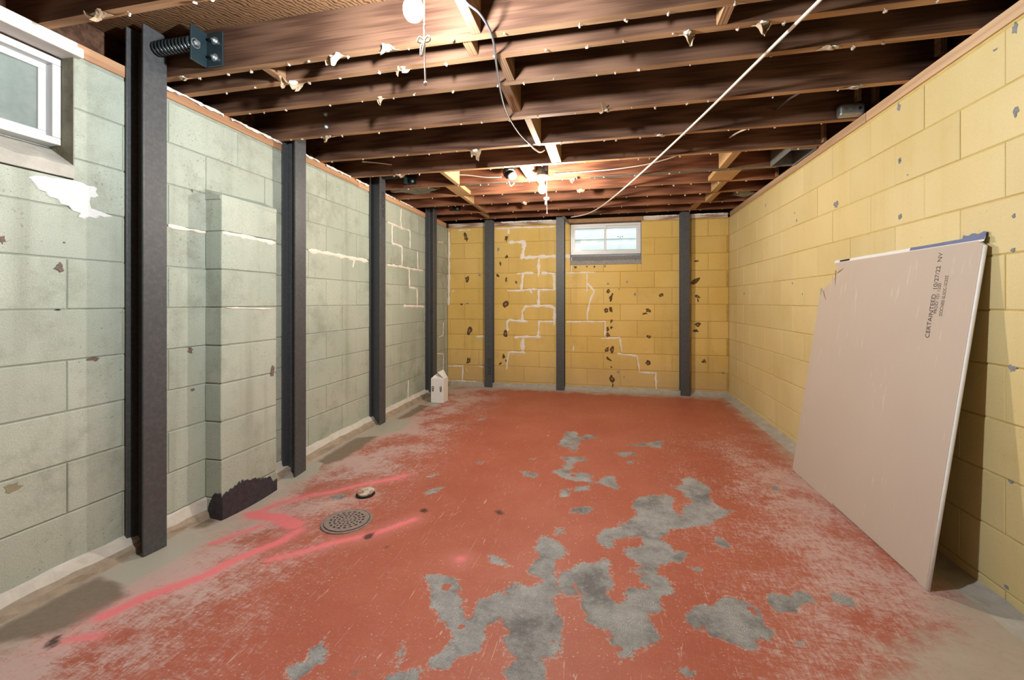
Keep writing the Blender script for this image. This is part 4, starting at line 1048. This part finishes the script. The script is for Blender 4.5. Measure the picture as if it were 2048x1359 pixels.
# ================================================================== LAMPS
BULB = [(0.0125, 0.0), (0.013, 0.010), (0.0165, 0.022), (0.0235, 0.036), (0.0295, 0.052), (0.0308, 0.064), (0.0285, 0.078), (0.021, 0.090), (0.010, 0.0965), (0.001, 0.098)]
def lamp(label, c_, ztop, emi, chain_end, bow, box_r=0.052, box_h=0.05, holder=True):
    x, y = c_
    t = thing('bulb_fixture', label, 'light fixture', (x, y, ztop), 'bare bulbs with pull chains')
    z = ztop
    g = G(); g.lathe([(box_r * 0.97, 0), (box_r, -0.003), (box_r, -box_h)], (x, y, z), n=8)
    g.box(x + box_r * 0.5, x + box_r * 0.95, y - box_r - 0.001, y - box_r * 0.6, z - box_h * 0.75, z - box_h * 0.25)
    bevel(g.build('junction_box', M['box_black'], t), 0.002, 1); z -= box_h
    g = G(); g.lathe([(0.057, 0), (0.060, -0.004), (0.060, -0.010), (0.054, -0.016), (0.030, -0.018), (0.025, -0.024), (0.021, -0.042), (0.0195, -0.044)], (x, y, z), n=28)
    g.build('lampholder', M['porcelain'], t, True); z -= 0.043
    g = G(); g.lathe([(r_, -h) for r_, h in BULB], (x, y, z), n=20)
    g.build('bulb', emi, t, True)
    cx = x + 0.036; zc = z + 0.020
    g = G(); k = int((zc - bow) / 0.006)
    for i in range(k): g.lathe([(0.0006, -0.0022), (0.0021, 0), (0.0006, 0.0022)], (cx, y, zc - i * 0.006), n=6)
    g.build('pull_chain', M['bolt'], t)
    g = G()
    path = spline([(cx, y, bow + 0.05), (cx + 0.001, y, bow), (cx + 0.002, y - 0.001, (bow + chain_end) / 2), (cx + 0.004, y, chain_end)], 8)
    g.tube(path, 0.0026, 6); g.lathe([(0.0015, 0.006), (0.0055, 0.002), (0.0055, -0.004), (0.002, -0.008)], (cx + 0.004, y, chain_end), n=8)
    for s_ in (-1, 1):
        g.tube(spline([(cx, y, bow), (cx + s_ * 0.014, y - 0.004, bow + 0.010), (cx + s_ * 0.020, y - 0.003, bow - 0.002), (cx + s_ * 0.008, y, bow - 0.006), (cx, y, bow)], 6), 0.0026, 6)
    g.tube(spline([(cx, y, bow), (cx - 0.010, y - 0.004, bow - 0.025), (cx - 0.008, y - 0.003, bow - 0.048), (cx - 0.003, y - 0.003, bow - 0.028), (cx, y, bow)], 6), 0.003, 6)
    g.build('pull_string', M['string'], t, True)
    return t
e1 = emit('bulb_glow_near', BULB_1, POWER_1); e2 = emit('bulb_glow_far', BULB_2, POWER_2)
lamp('bare glowing bulb nearest the camera with white pull string tied in a bow', (-0.578, 1.222), ZJ, e1, 1.775, 1.905)
lamp('bare glowing bulb on black round box far down the ceiling', (-0.505, 3.43), ZJ + 0.045, e2, 1.82, 1.935, 0.05, 0.085)
# second round box, no bulb
c_ = on_y(1022, 352, 3.55)
t = thing('junction_box', 'empty black round ceiling box tilted beside the far bulb', 'junction box', (c_.x, c_.y, c_.z))
ax = Vector((0.35, -0.5, -0.8)).normalized()
g = G(); g.lathe([(0.055, -0.05), (0.055, 0.0), (0.050, 0.004)], (c_.x - 0.01, c_.y, c_.z + 0.02), ax, 8); bevel(g.build('box_body', M['box_black'], t), 0.002, 1)
g = G(); g.lathe([(0.038, 0.004), (0.040, 0.018), (0.034, 0.024)], (c_.x + 0.01, c_.y - 0.01, c_.z + 0.005), ax, 18); g.build('cover', M['galv'], t)
g = G(); g.tube(spline([(c_.x - 0.02, c_.y, c_.z - 0.04), (c_.x, c_.y - 0.01, c_.z - 0.085), (c_.x + 0.03, c_.y, c_.z - 0.06)], 6), 0.004, 6); g.build('wire_loop', M['cord_white'], t)

# ================================================================== CABLES
def cable(label, pts, r_, mat, name='cable', staples=()):
    g = G(); g.tube(spline(pts, 10), r_, 8)
    o = tag(g.build(name, mat, None, True), label, 'cable')
    return o
zc_ = ZJ - 0.008
P3 = [on_z(x, y, zc_) for x, y in ((905, -60), (930, 0), (962, 30), (985, 75), (993, 130), (1000, 178), (1013, 225), (1037, 265), (1060, 288))]
cable('dark grey cable looping under the joists from the near bulb to the far bulb', P3, 0.0048, M['cord_grey'])
P3 = [on_z(x, y, zc_) for x, y in ((1056, 285), (1068, 297), (1080, 304))] + [on_y(1089, 300, 3.2)]
cable('short white cable end curling above the far bulb', P3, 0.005, M['cord_white'])
g = G()
P3 = [on_z(x, y, ZJ - 0.009) for x, y in ((1700, -60), (1640, 0), (1505, 133), (1400, 236), (1300, 330), (1240, 383), (1200, 414), (1172, 428))] + [on_z(1142, 434, ZJ - 0.008)]
cable('long white cable running diagonally under the joists to the far window', P3, 0.0066, M['cord_white'], 'ceiling_cable')
yg = JG - 0.007
cable('thin white cable along the joist right of the far bulb', [on_y(x, y, yg) for x, y in ((1108, 348), (1170, 343), (1230, 338), (1290, 329), (1330, 319), (1352, 312))], 0.005, M['cord_white'])
cable('thin white cable along the joist left of the empty ceiling box', [on_y(x, y, yg) for x, y in ((905, 349), (935, 350), (970, 354), (1003, 354))], 0.005, M['cord_white'])
cable('short grey cable stub crossing the joists near the right wall', [on_y(1552, 219, JE - 0.002), on_y(1575, 200, (JD + JE) / 2 + 0.02), on_y(1602, 184, JD + JT + 0.003)], 0.0055, M['cord_grey'])
cable('short pale cable stub poking through a joist beside the diagonal cable', [on_y(1459, 275, JF - 0.002), on_y(1475, 265, (JE + JF) / 2), on_y(1494, 257, JE + JT + 0.003)], 0.0055, M['cord_white'])
cable('short pale cable stub through the joist above the third green-wall post', [on_y(724, 323, JF + -0.1), on_y(750, 325, JF - 0.05), on_y(784, 329, JF - 0.002)], 0.005, M['cord_white'])
# rag of grey sheathing where the diagonal cable meets the post
g = G(); a, b = on_z(1118, 424, ZJ - 0.006), on_z(1140, 446, ZJ - 0.02)
a = on_y(1120, 424, 5.30); b = on_y(1129, 435, 5.36); c2 = on_y(1140, 449, 5.44)
g.tube(spline([a, b, c2], 5), [0.010, 0.013, 0.014, 0.013, 0.017, 0.016, 0.013, 0.009, 0.011, 0.008, 0.003], 7)
tag(g.build('sheathing_rag', M['foil']), 'frayed grey wrapping at the end of the diagonal cable by the far window', 'wrapping')

# ================================================================== METAL BOX AND DUCT
c_ = on_y(1700, 222, JE - 0.03)
t = thing('metal_box', 'galvanised metal box on a joist near the right wall', 'junction box', (c_.x, JE - 0.03, c_.z))
a, b = on_y(1676, 222, JE - 0.03).x, on_y(1726, 222, JE - 0.03).x
zl, zh = on_y(1700, 233, JE - 0.03).z, on_y(1700, 209, JE - 0.03).z
bevel(G().box(a, b, JE - 0.058, JE - 0.0005, zl, zh).build('box_body', M['galv'], t), 0.014, 3)
for k in range(3):
    g = G(); x_ = a + (b - a) * (0.22 + 0.28 * k); g.lathe([(0.010, 0), (0.010, 0.0015)], (x_, JE - 0.058, (zl + zh) / 2), (0, -1, 0), 12); g.build('knockout', M['bolt'] if k < 2 else M['hole'], t)
a, b = on_z(1556, 318, ZJ + 0.0), on_z(1640, 296, ZJ + 0.0)
x0, x1 = a.x, XR - 0.015
t = thing('duct_boot', 'open dark sheet metal duct boot between joists at the right wall', 'duct', ((x0 + x1) / 2, 3.48, ZJ))
y0, y1 = JF + JT + 0.003, JG - 0.003
for nm, b_ in (('side_panel', (x0, x0 + 0.003, y0, y1)), ('side_panel', (x1 - 0.003, x1, y0, y1)), ('front_panel', (x0 + .003, x1 - .003, y0, y0 + 0.003)), ('rear_panel', (x0 + .003, x1 - .003, y1 - 0.003, y1))):
    G().box(*b_, ZJ - 0.012, ZJ + 0.17).build(nm, M['galv'], t)
G().box(x0 + .003, x1 - .003, y0 + .003, y1 - .003, ZJ + 0.165, ZJ + 0.17).build('top_panel', M['duct_in'], t)
def lump(name, label, c_, sx, sy, sz, mat, seed):
    rr = random.Random(seed); bm = bmesh.new(); bmesh.ops.create_icosphere(bm, subdivisions=3, radius=1)
    for v in bm.verts:
        k = 1 + 0.25 * math.sin(v.co.x * 5 + seed) * math.cos(v.co.y * 6) + rr.uniform(-.18, .18)
        v.co = Vector((v.co.x * sx * k, v.co.y * sy * k, v.co.z * sz * k)) + Vector(c_)
    me = bpy.data.meshes.new(name); bm.to_mesh(me); bm.free(); me.materials.append(mat)
    return tag(link(name, me), label, 'insulation')
c_ = on_z(1470, 408, ZJ + 0.01); lump('insulation_scrap', 'tuft of dirty insulation under the joists in the far right corner', (c_.x, (JI + JJ) / 2 + 0.02, ZJ + 0.035), 0.13, 0.10, 0.035, M['foil'], 3)
c_ = on_z(830, 383, ZJ + 0.01); lump('insulation_scrap', 'sagging dark foil insulation between joists near the third green-wall post', (c_.x, (JG + JT + JH) / 2, ZJ + 0.05), 0.24, 0.15, 0.035, M['foil'], 5)

# ================================================================== TORN PAPER SCRAPS ON THE JOISTS
def scrap(label, px, y, wpx, hpx, seed, curl=0.6, tilt=0.0):
    rr = random.Random(seed)
    c_ = on_y(px[0], px[1], y) if y else on_z(px[0], px[1], ZJ)
    yj = y
    k = ((c_ - CAM).dot(Vector((-S, C, 0)))) / F
    w_, h_ = wpx * k * 1.1, hpx * k * 1.35
    t = thing('paper_scrap', label, 'paper scrap', (c_.x, yj + 0.02, ZJ), 'torn drywall paper hanging from the joists')
    nu, nv = 8, 6
    bm = bmesh.new(); grid = []
    prof = [rr.uniform(0.55, 1.0) * (1 - 0.7 * abs(i / nu - 0.5 - rr.uniform(-.1, .1)) ) for i in range(nu + 1)]
    for j in range(nv + 1):
        row = []
        for i in range(nu + 1):
            u, v = i / nu - 0.5, j / nv
            taper = 1 - 0.55 * v * (0.6 + 0.4 * rr.random())
            x = u * w_ * taper + rr.uniform(-.05, .05) * w_ * v
            d = v * h_ * prof[i]
            ang = curl * (0.3 + v) + 0.5 * math.sin(u * 5 + seed)
            yy_ = -math.sin(ang) * d * 0.8 + (0.010 if v == 0 else 0)
            zz_ = -math.cos(ang) * d - 0.001 + tilt * u * w_
            row.append(bm.verts.new((c_.x + x, yj + 0.018 + yy_, ZJ - 0.001 + min(0, zz_))))
        grid.append(row)
    for j in range(nv):
        for i in range(nu): bm.faces.new((grid[j][i], grid[j][i + 1], grid[j + 1][i + 1], grid[j + 1][i]))
    bmesh.ops.recalc_face_normals(bm, faces=bm.faces)
    bmesh.ops.solidify(bm, geom=bm.faces[:], thickness=0.0012)
    me = bpy.data.meshes.new('torn_paper'); bm.to_mesh(me); bm.free(); me.materials.append(M['paper'])
    link('torn_paper', me, t)
    bm = bmesh.new(); bmesh.ops.create_icosphere(bm, subdivisions=2, radius=1)
    for v in bm.verts:
        kk = 1 + rr.uniform(-.3, .3)
        v.co = Vector((c_.x + v.co.x * w_ * 0.22 * kk, yj + 0.006 + v.co.y * 0.010 * kk, ZJ - 0.003 - h_ * 0.06 + v.co.z * h_ * 0.10 * kk))
    me = bpy.data.meshes.new('gypsum_crumb'); bm.to_mesh(me); bm.free(); me.materials.append(M['gypsum'])
    link('gypsum_crumb', me, t)
    return t
for i, (lab, px, y, w_, h_, cu) in enumerate([
 ('thin torn paper sliver under the nearest joist above the dusty window', (190, 36), 1.20, 58, 26, 1.1),
 ('large torn paper flap under the bracket joist, left of the near bulb', (668, 112), JA, 50, 34, 0.8),
 ('curled white-backed paper flap under the joist left of the near pull string', (772, 101), JA, 42, 26, 1.1),
 ('small pointed paper scrap below the curled flap left of the pull string', (802, 134), JB, 32, 26, 0.7),
 ('torn tan paper flap hanging left, below the bracket joist', (583, 166), JB, 42, 34, 0.8),
 ('long torn paper strip hanging from two joists at top right', (1376, 54), JB, 30, 32, 0.5),
 ('ragged paper flap beside the top of the diagonal cable', (1528, 32), JB, 34, 30, 0.6),
 ('small square paper scrap under the middle joist left of the dark cable', (759, 198), JC, 17, 18, 0.6),
 ('small pointed paper scrap by the bolts above the second post', (655, 279), JD, 26, 20, 0.7),
 ('small grey paper tuft under the joist in mid ceiling', (1210, 216), JD, 24, 14, 1.0),
 ('narrow paper scrap hanging left of the far bulb box', (950, 303), JE, 22, 28, 0.4),
 ('flat paper tuft on the joist left of the diagonal cable', (1320, 271), JE, 26, 9, 1.3),
 ('wide whitish paper tuft under the joist near the right wall', (1664, 94), JC, 42, 16, 1.2),
 ('torn paper curl at the right wall end of a near joist', (1712, 160), JD, 36, 12, 1.1),
 ('thin paper scrap pinned beside the far bulb', (1148, 354), JG, 18, 14, 0.9),
 ('little paper cup under a far joist right of the far bulb', (1161, 383), JH, 16, 9, 0.3),
 ('small folded paper scrap on the joist above the third post', (795, 352), JF, 24, 12, 0.9),
 ('narrow paper tuft under the far joist above the ochre wall', (1048, 427), JI, 12, 10, 0.6),
 ('white paper tuft on the joist left of the nearest joist end', (362, 161), JA, 26, 11, 0.9)]):
    scrap(lab, px, y, w_, h_, 11 + i, cu)

# ================================================================== LEANING DRYWALL SHEET
Bo = Vector((1.200, 1.957, 0.002)); bu = Vector((0, 1, 0))
BH = 1.36; lean = 0.186
bv = Vector((lean, 0, math.sqrt(BH * BH - lean * lean))).normalized()
bn = bv.cross(bu).normalized()
if bn.x > 0: bn = -bn
def on_board(x, y):
    d = ray(x, y); k = (Bo - CAM).dot(bn) / d.dot(bn); q_ = CAM + d * k - Bo
    return q_.dot(bu), q_.dot(bv)
torn = [on_board(*k) for k in ((1668, 521), (1673, 530), (1676, 542), (1672, 553), (1664, 558), (1661, 566), (1650, 575), (1645, 583), (1641, 590), (1635, 576))]
umax = 1.219
torn = [(min(a, umax), min(b, BH)) for a, b in torn]
near_top = on_board(1957, 481)
tb = near_top[1]
notch = on_board(1665, 1008)[0]
outline = [(0, 0), (0.03, 0.0), (0.06, 0.007), (notch - 0.02, 0.009), (notch - 0.004, 0.016), (notch, 0.001), (umax, 0), (umax, 0.5), (umax - 0.004, 1.0)] + torn[::-1] + [(0.55, (tb + torn[0][1]) / 2), (0.03, tb), (0.0, tb - 0.02)]
sheet = thing('drywall_sheet', 'tan drywall sheet with torn corner leaning on the yellow wall', 'drywall', tuple(Bo))
th_ = 0.0127
g = G().prism(outline, Bo - bn * th_, bu, bv, bn * (th_ - 0.0012)); g.build('gypsum_core', M['gypsum'], sheet)
ins = [(min(max(a, 0.003), umax - 0.002), b) for a, b in outline]
g = G().prism(ins, Bo - bn * 0.0012, bu, bv, bn * 0.0012); face = g.build('face_paper', M['board'], sheet)
g = G().prism(ins, Bo - bn * (th_ + 0.001), bu, bv, bn * 0.001); g.build('back_paper', M['board'], sheet)
# edge tape along the top
def tape(name, a0, a1, h, mat, lift=0.0, over=0.004, parent=None):
    """paper strip standing up from the top edge of the sheet"""
    V, Fc = [], []; k = 14
    for i in range(k + 1):
        a = a0 + (a1 - a0) * i / k; z = tb + (torn[0][1] - tb) * (a / torn[0][0]); j = R.uniform(-.0008, .0008)
        base = Bo + bu * a; q0 = -bn * (0.002 - lift)
        for q_ in (bv * (z - over) + q0, bv * (z + h + j) + q0 - bn * 0.003, bv * (z + h + j) + q0 - bn * 0.004, bv * (z - over) + q0 - bn * 0.0012):
            V.append(base + q_)
        if i:
            b = (i - 1) * 4
            for j2 in range(4): Fc.append((b + j2, b + (j2 + 1) % 4, b + 4 + (j2 + 1) % 4, b + 4 + j2))
    return mk(name, V, Fc, mat, parent or sheet)
etape = tape('edge_tape', 0.004, torn[0][0] - 0.003, 0.017, M['white_tape'])
ub = on_board(1818, 503)[0]
tape('blue_edge_tape', 0.006, ub, 0.0185, M['blue_tape'], 0.0009, -0.004, etape)['label'] = 'blue printed stretch of edge tape'
uf = on_board(1918, 480)[0]
g = G()
for i in range(9):
    a = 0.012 + (uf - 0.012) * i / 8; hh_ = 0.034 + 0.004 * math.sin(i * 1.7)
    if i:
        pa = 0.012 + (uf - 0.012) * (i - 1) / 8; ph = 0.034 + 0.004 * math.sin((i - 1) * 1.7)
        g.add([Bo + bu * pa + bv * (tb + 0.004) - bn * 0.006, Bo + bu * a + bv * (tb + 0.004) - bn * 0.006, Bo + bu * a + bv * (tb + hh_) - bn * 0.012, Bo + bu * pa + bv * (tb + ph) - bn * 0.012,
               Bo + bu * pa + bv * (tb + 0.004) - bn * 0.009, Bo + bu * a + bv * (tb + 0.004) - bn * 0.009, Bo + bu * a + bv * (tb + hh_) - bn * 0.0135, Bo + bu * pa + bv * (tb + ph) - bn * 0.0135], [(0, 1, 2, 3), (7, 6, 5, 4), (3, 2, 6, 7)])
g.build('tape_flap', M['blue_tape'], sheet)
ua, ub2 = on_board(1698, 518)[0], on_board(1679, 520)[0]
tape('printed_label', min(ua, ub2), max(ua, ub2), 0.015, M['ink_dark'], 0.0009, -0.004, etape)
# near edge: paper-wrapped ridge, crushed corner
pts = [Bo + bu * (-0.001) + bv * (z_ * tb) - bn * 0.006 for z_ in (0.0, 0.3, 0.6, 0.9, 0.985)]
g = G().tube(pts, 0.0062, 8); g.build('edge_bead', M['white_tape'], sheet, True)
# printing
d1 = on_board(1858, 676); d2 = on_board(1880, 505)
L1 = d2[1] - d1[1]
def board_text(body, a, b0, length, size):
    o = text_mesh(body, size, 'printed_text', M['ink'], face, Bo + bu * a + bv * b0, bv, bu, -0.0008, 0.0002)
    # stretch along the reading direction to the printed length
    co = [(vt.co - Bo).dot(bv) - b0 for vt in o.data.vertices]; k = length / max(co)
    for vt, c0 in zip(o.data.vertices, co): vt.co = vt.co + bv * (c0 * (k - 1)); 
    for vt in o.data.vertices:
        h_ = (vt.co - Bo).dot(bn); vt.co = vt.co + bn * (0.0007 - h_)
    o['kind'] = 'stuff'
    return o
board_text('CERTAINTEED  10/27/22  NV', d1[0], d1[1], L1, 0.034)
e1_ = on_board(1873, 627); e2_ = on_board(1882, 566); board_text('PROD: 101 1200', e1_[0], e1_[1], e2_[1] - e1_[1], 0.024)
e1_ = on_board(1884, 632); e2_ = on_board(1897, 550); board_text('DOCNEEI ELSOC-2C03Z', e1_[0], e1_[1], e2_[1] - e1_[1], 0.024)
# tears in the face paper
for (x0, y0, x1, y1) in ((1672, 541, 1671, 570), (1647, 582, 1652, 600), (1676, 545, 1688, 536)):
    a, b = on_board(x0, y0), on_board(x1, y1); pa, pb_ = Bo + bu * a[0] + bv * a[1] + bn * 0.0012, Bo + bu * b[0] + bv * b[1] + bn * 0.0008
    G().tube([pa, pa.lerp(pb_, .5) + bn * 0.002, pb_], [0.004, 0.003, 0.0006], 5).build('paper_tear', M['paper'], face)

# ================================================================== WHITE CARTON
fb = on_z(882, 805, 0)
wv = 0.146; x1 = on_z(889, 805, 0).x; x0 = x1 - wv; y0 = 4.42; y1 = y0 + wv; hb = 0.272
car = thing('carton', 'white gable carton with open flap standing by the far green-wall post', 'carton', ((x0 + x1) / 2, (y0 + y1) / 2, 0))
g = G().box(x0, x1, y0, y1, 0.001, hb); cbody = bevel(g.build('body', M['carton'], car), 0.006, 3)
g = G()
ctr = [(x0 + 0.004, y0 + 0.004, hb - 0.002), (x1 - 0.004, y0 + 0.004, hb - 0.002), (x1 - 0.004, y1 - 0.004, hb - 0.002), (x0 + 0.004, y1 - 0.004, hb - 0.002), (x0 + 0.03, y0 + 0.05, hb + 0.030), (x1 - 0.05, y0 + 0.05, hb + 0.012), (x1 - 0.05, y1 - 0.03, hb + 0.012), (x0 + 0.03, y1 - 0.03, hb + 0.030)]
g.add(ctr, [(0, 1, 5, 4), (1, 2, 6, 5), (2, 3, 7, 6), (3, 0, 4, 7), (4, 5, 6, 7)]); bevel(g.build('gable_top', M['carton'], car), 0.003, 2)
g = G()
q_ = [Vector((x1 - 0.002, y0 + 0.02, hb - 0.004)), Vector((x1 - 0.002, y1 - 0.02, hb - 0.004)), Vector((x1 - 0.055, y1 - 0.005, hb + 0.075)), Vector((x1 - 0.075, y0 + 0.02, hb + 0.062))]
nn = (q_[1] - q_[0]).cross(q_[3] - q_[0]).normalized() * 0.002
g.add(q_ + [k + nn for k in q_], [(0, 1, 2, 3), (7, 6, 5, 4), (0, 4, 5, 1), (1, 5, 6, 2), (2, 6, 7, 3), (3, 7, 4, 0)]); g.build('flap', M['carton'], car)
for fx in (0.17, 0.80):
    cx_ = x0 + wv * fx
    g = G()
    for dz, r_ in ((0.016, 0.010), (-0.004, 0.0085), (-0.022, 0.005)):
        pts = [(cx_ + r_ * math.cos(t * math.pi / 6), y0 - 0.0008, 0.155 + dz + 1.25 * r_ * math.sin(t * math.pi / 6)) for t in range(13)]
        g.tube(pts, 0.003, 6, caps=False)
    g.build('printed_symbol', M['ink_dark'], cbody)

# ================================================================== FLOOR DRAIN AND CLEAN-OUT CAP
dc = on_z(694, 1041, 0)
dr = thing('floor_drain', 'round cast iron drain grate with small holes set in the red floor', 'drain', (dc.x, dc.y, 0))
rg = 0.112
g = G(); g.lathe([(rg + 0.012, 0.0), (rg + 0.010, 0.003), (rg + 0.001, 0.004), (rg, 0.0015)], (dc.x, dc.y, 0), n=40); g.build('rim', M['rust'], dr)
g = G(); g.lathe([(rg - 0.002, 0.0018), (rg - 0.003, 0.0022)], (dc.x, dc.y, 0), n=40); g.build('drain_shade', M['hole'], dr)  # flat black disc, painted shade below the grate holes
V, Fc = [], []; bm = bmesh.new()
rings = [0.0] + [0.010 + 0.0095 * i for i in range(10)] ; rings = [0.006 + 0.0098 * i for i in range(10)] + [rg - 0.004]
ns = 72; cells = {}
for i, r_ in enumerate(rings):
    for k in range(ns):
        a = 2 * math.pi * k / ns; cells[(i, k)] = bm.verts.new((dc.x + r_ * math.cos(a), dc.y + r_ * math.sin(a), 0.006))
for i in range(len(rings) - 1):
    per = {1: 9, 3: 6, 5: 4, 7: 4}.get(i)
    for k in range(ns):
        if per and (k + i * 2) % (per if i > 1 else 9) < (2 if per <= 4 else 3): continue
        k2 = (k + 1) % ns
        bm.faces.new((cells[(i, k)], cells[(i, k2)], cells[(i + 1, k2)], cells[(i + 1, k)]))
bm.faces.new([cells[(0, k)] for k in range(ns)])
bmesh.ops.recalc_face_normals(bm, faces=bm.faces); bmesh.ops.solidify(bm, geom=bm.faces[:], thickness=0.003)
me = bpy.data.meshes.new('grate'); bm.to_mesh(me); bm.free(); me.materials.append(M['rust']); link('grate', me, dr)
cc = on_z(731, 987, 0)
cp = thing('cleanout_cap', 'small pale rusted clean-out cap near the drain grate', 'pipe cap', (cc.x, cc.y, 0))
ax = Vector((-0.05, -0.08, 1)).normalized()
g = G(); g.lathe([(0.054, 0.0), (0.052, 0.0025)], (cc.x, cc.y, 0), n=28); g.build('pipe_rim', M['hole'], cp)
g = G(); g.lathe([(0.046, 0.003), (0.047, 0.011), (0.042, 0.014), (0.018, 0.0145), (0.016, 0.019), (0.004, 0.0195)], (cc.x, cc.y + 0.004, 0.003), ax, 28)
M['cap'] = Mat('scuffed_pale_cap', 0.6); mm = M['cap']; mm.color(mm.mix(mm.step(mm.noise(mm.pos(), 22, 4), 0.45, 0.58), (0.62, 0.55, 0.46), (0.34, 0.16, 0.11)))
g.build('cap', mm.m, cp)
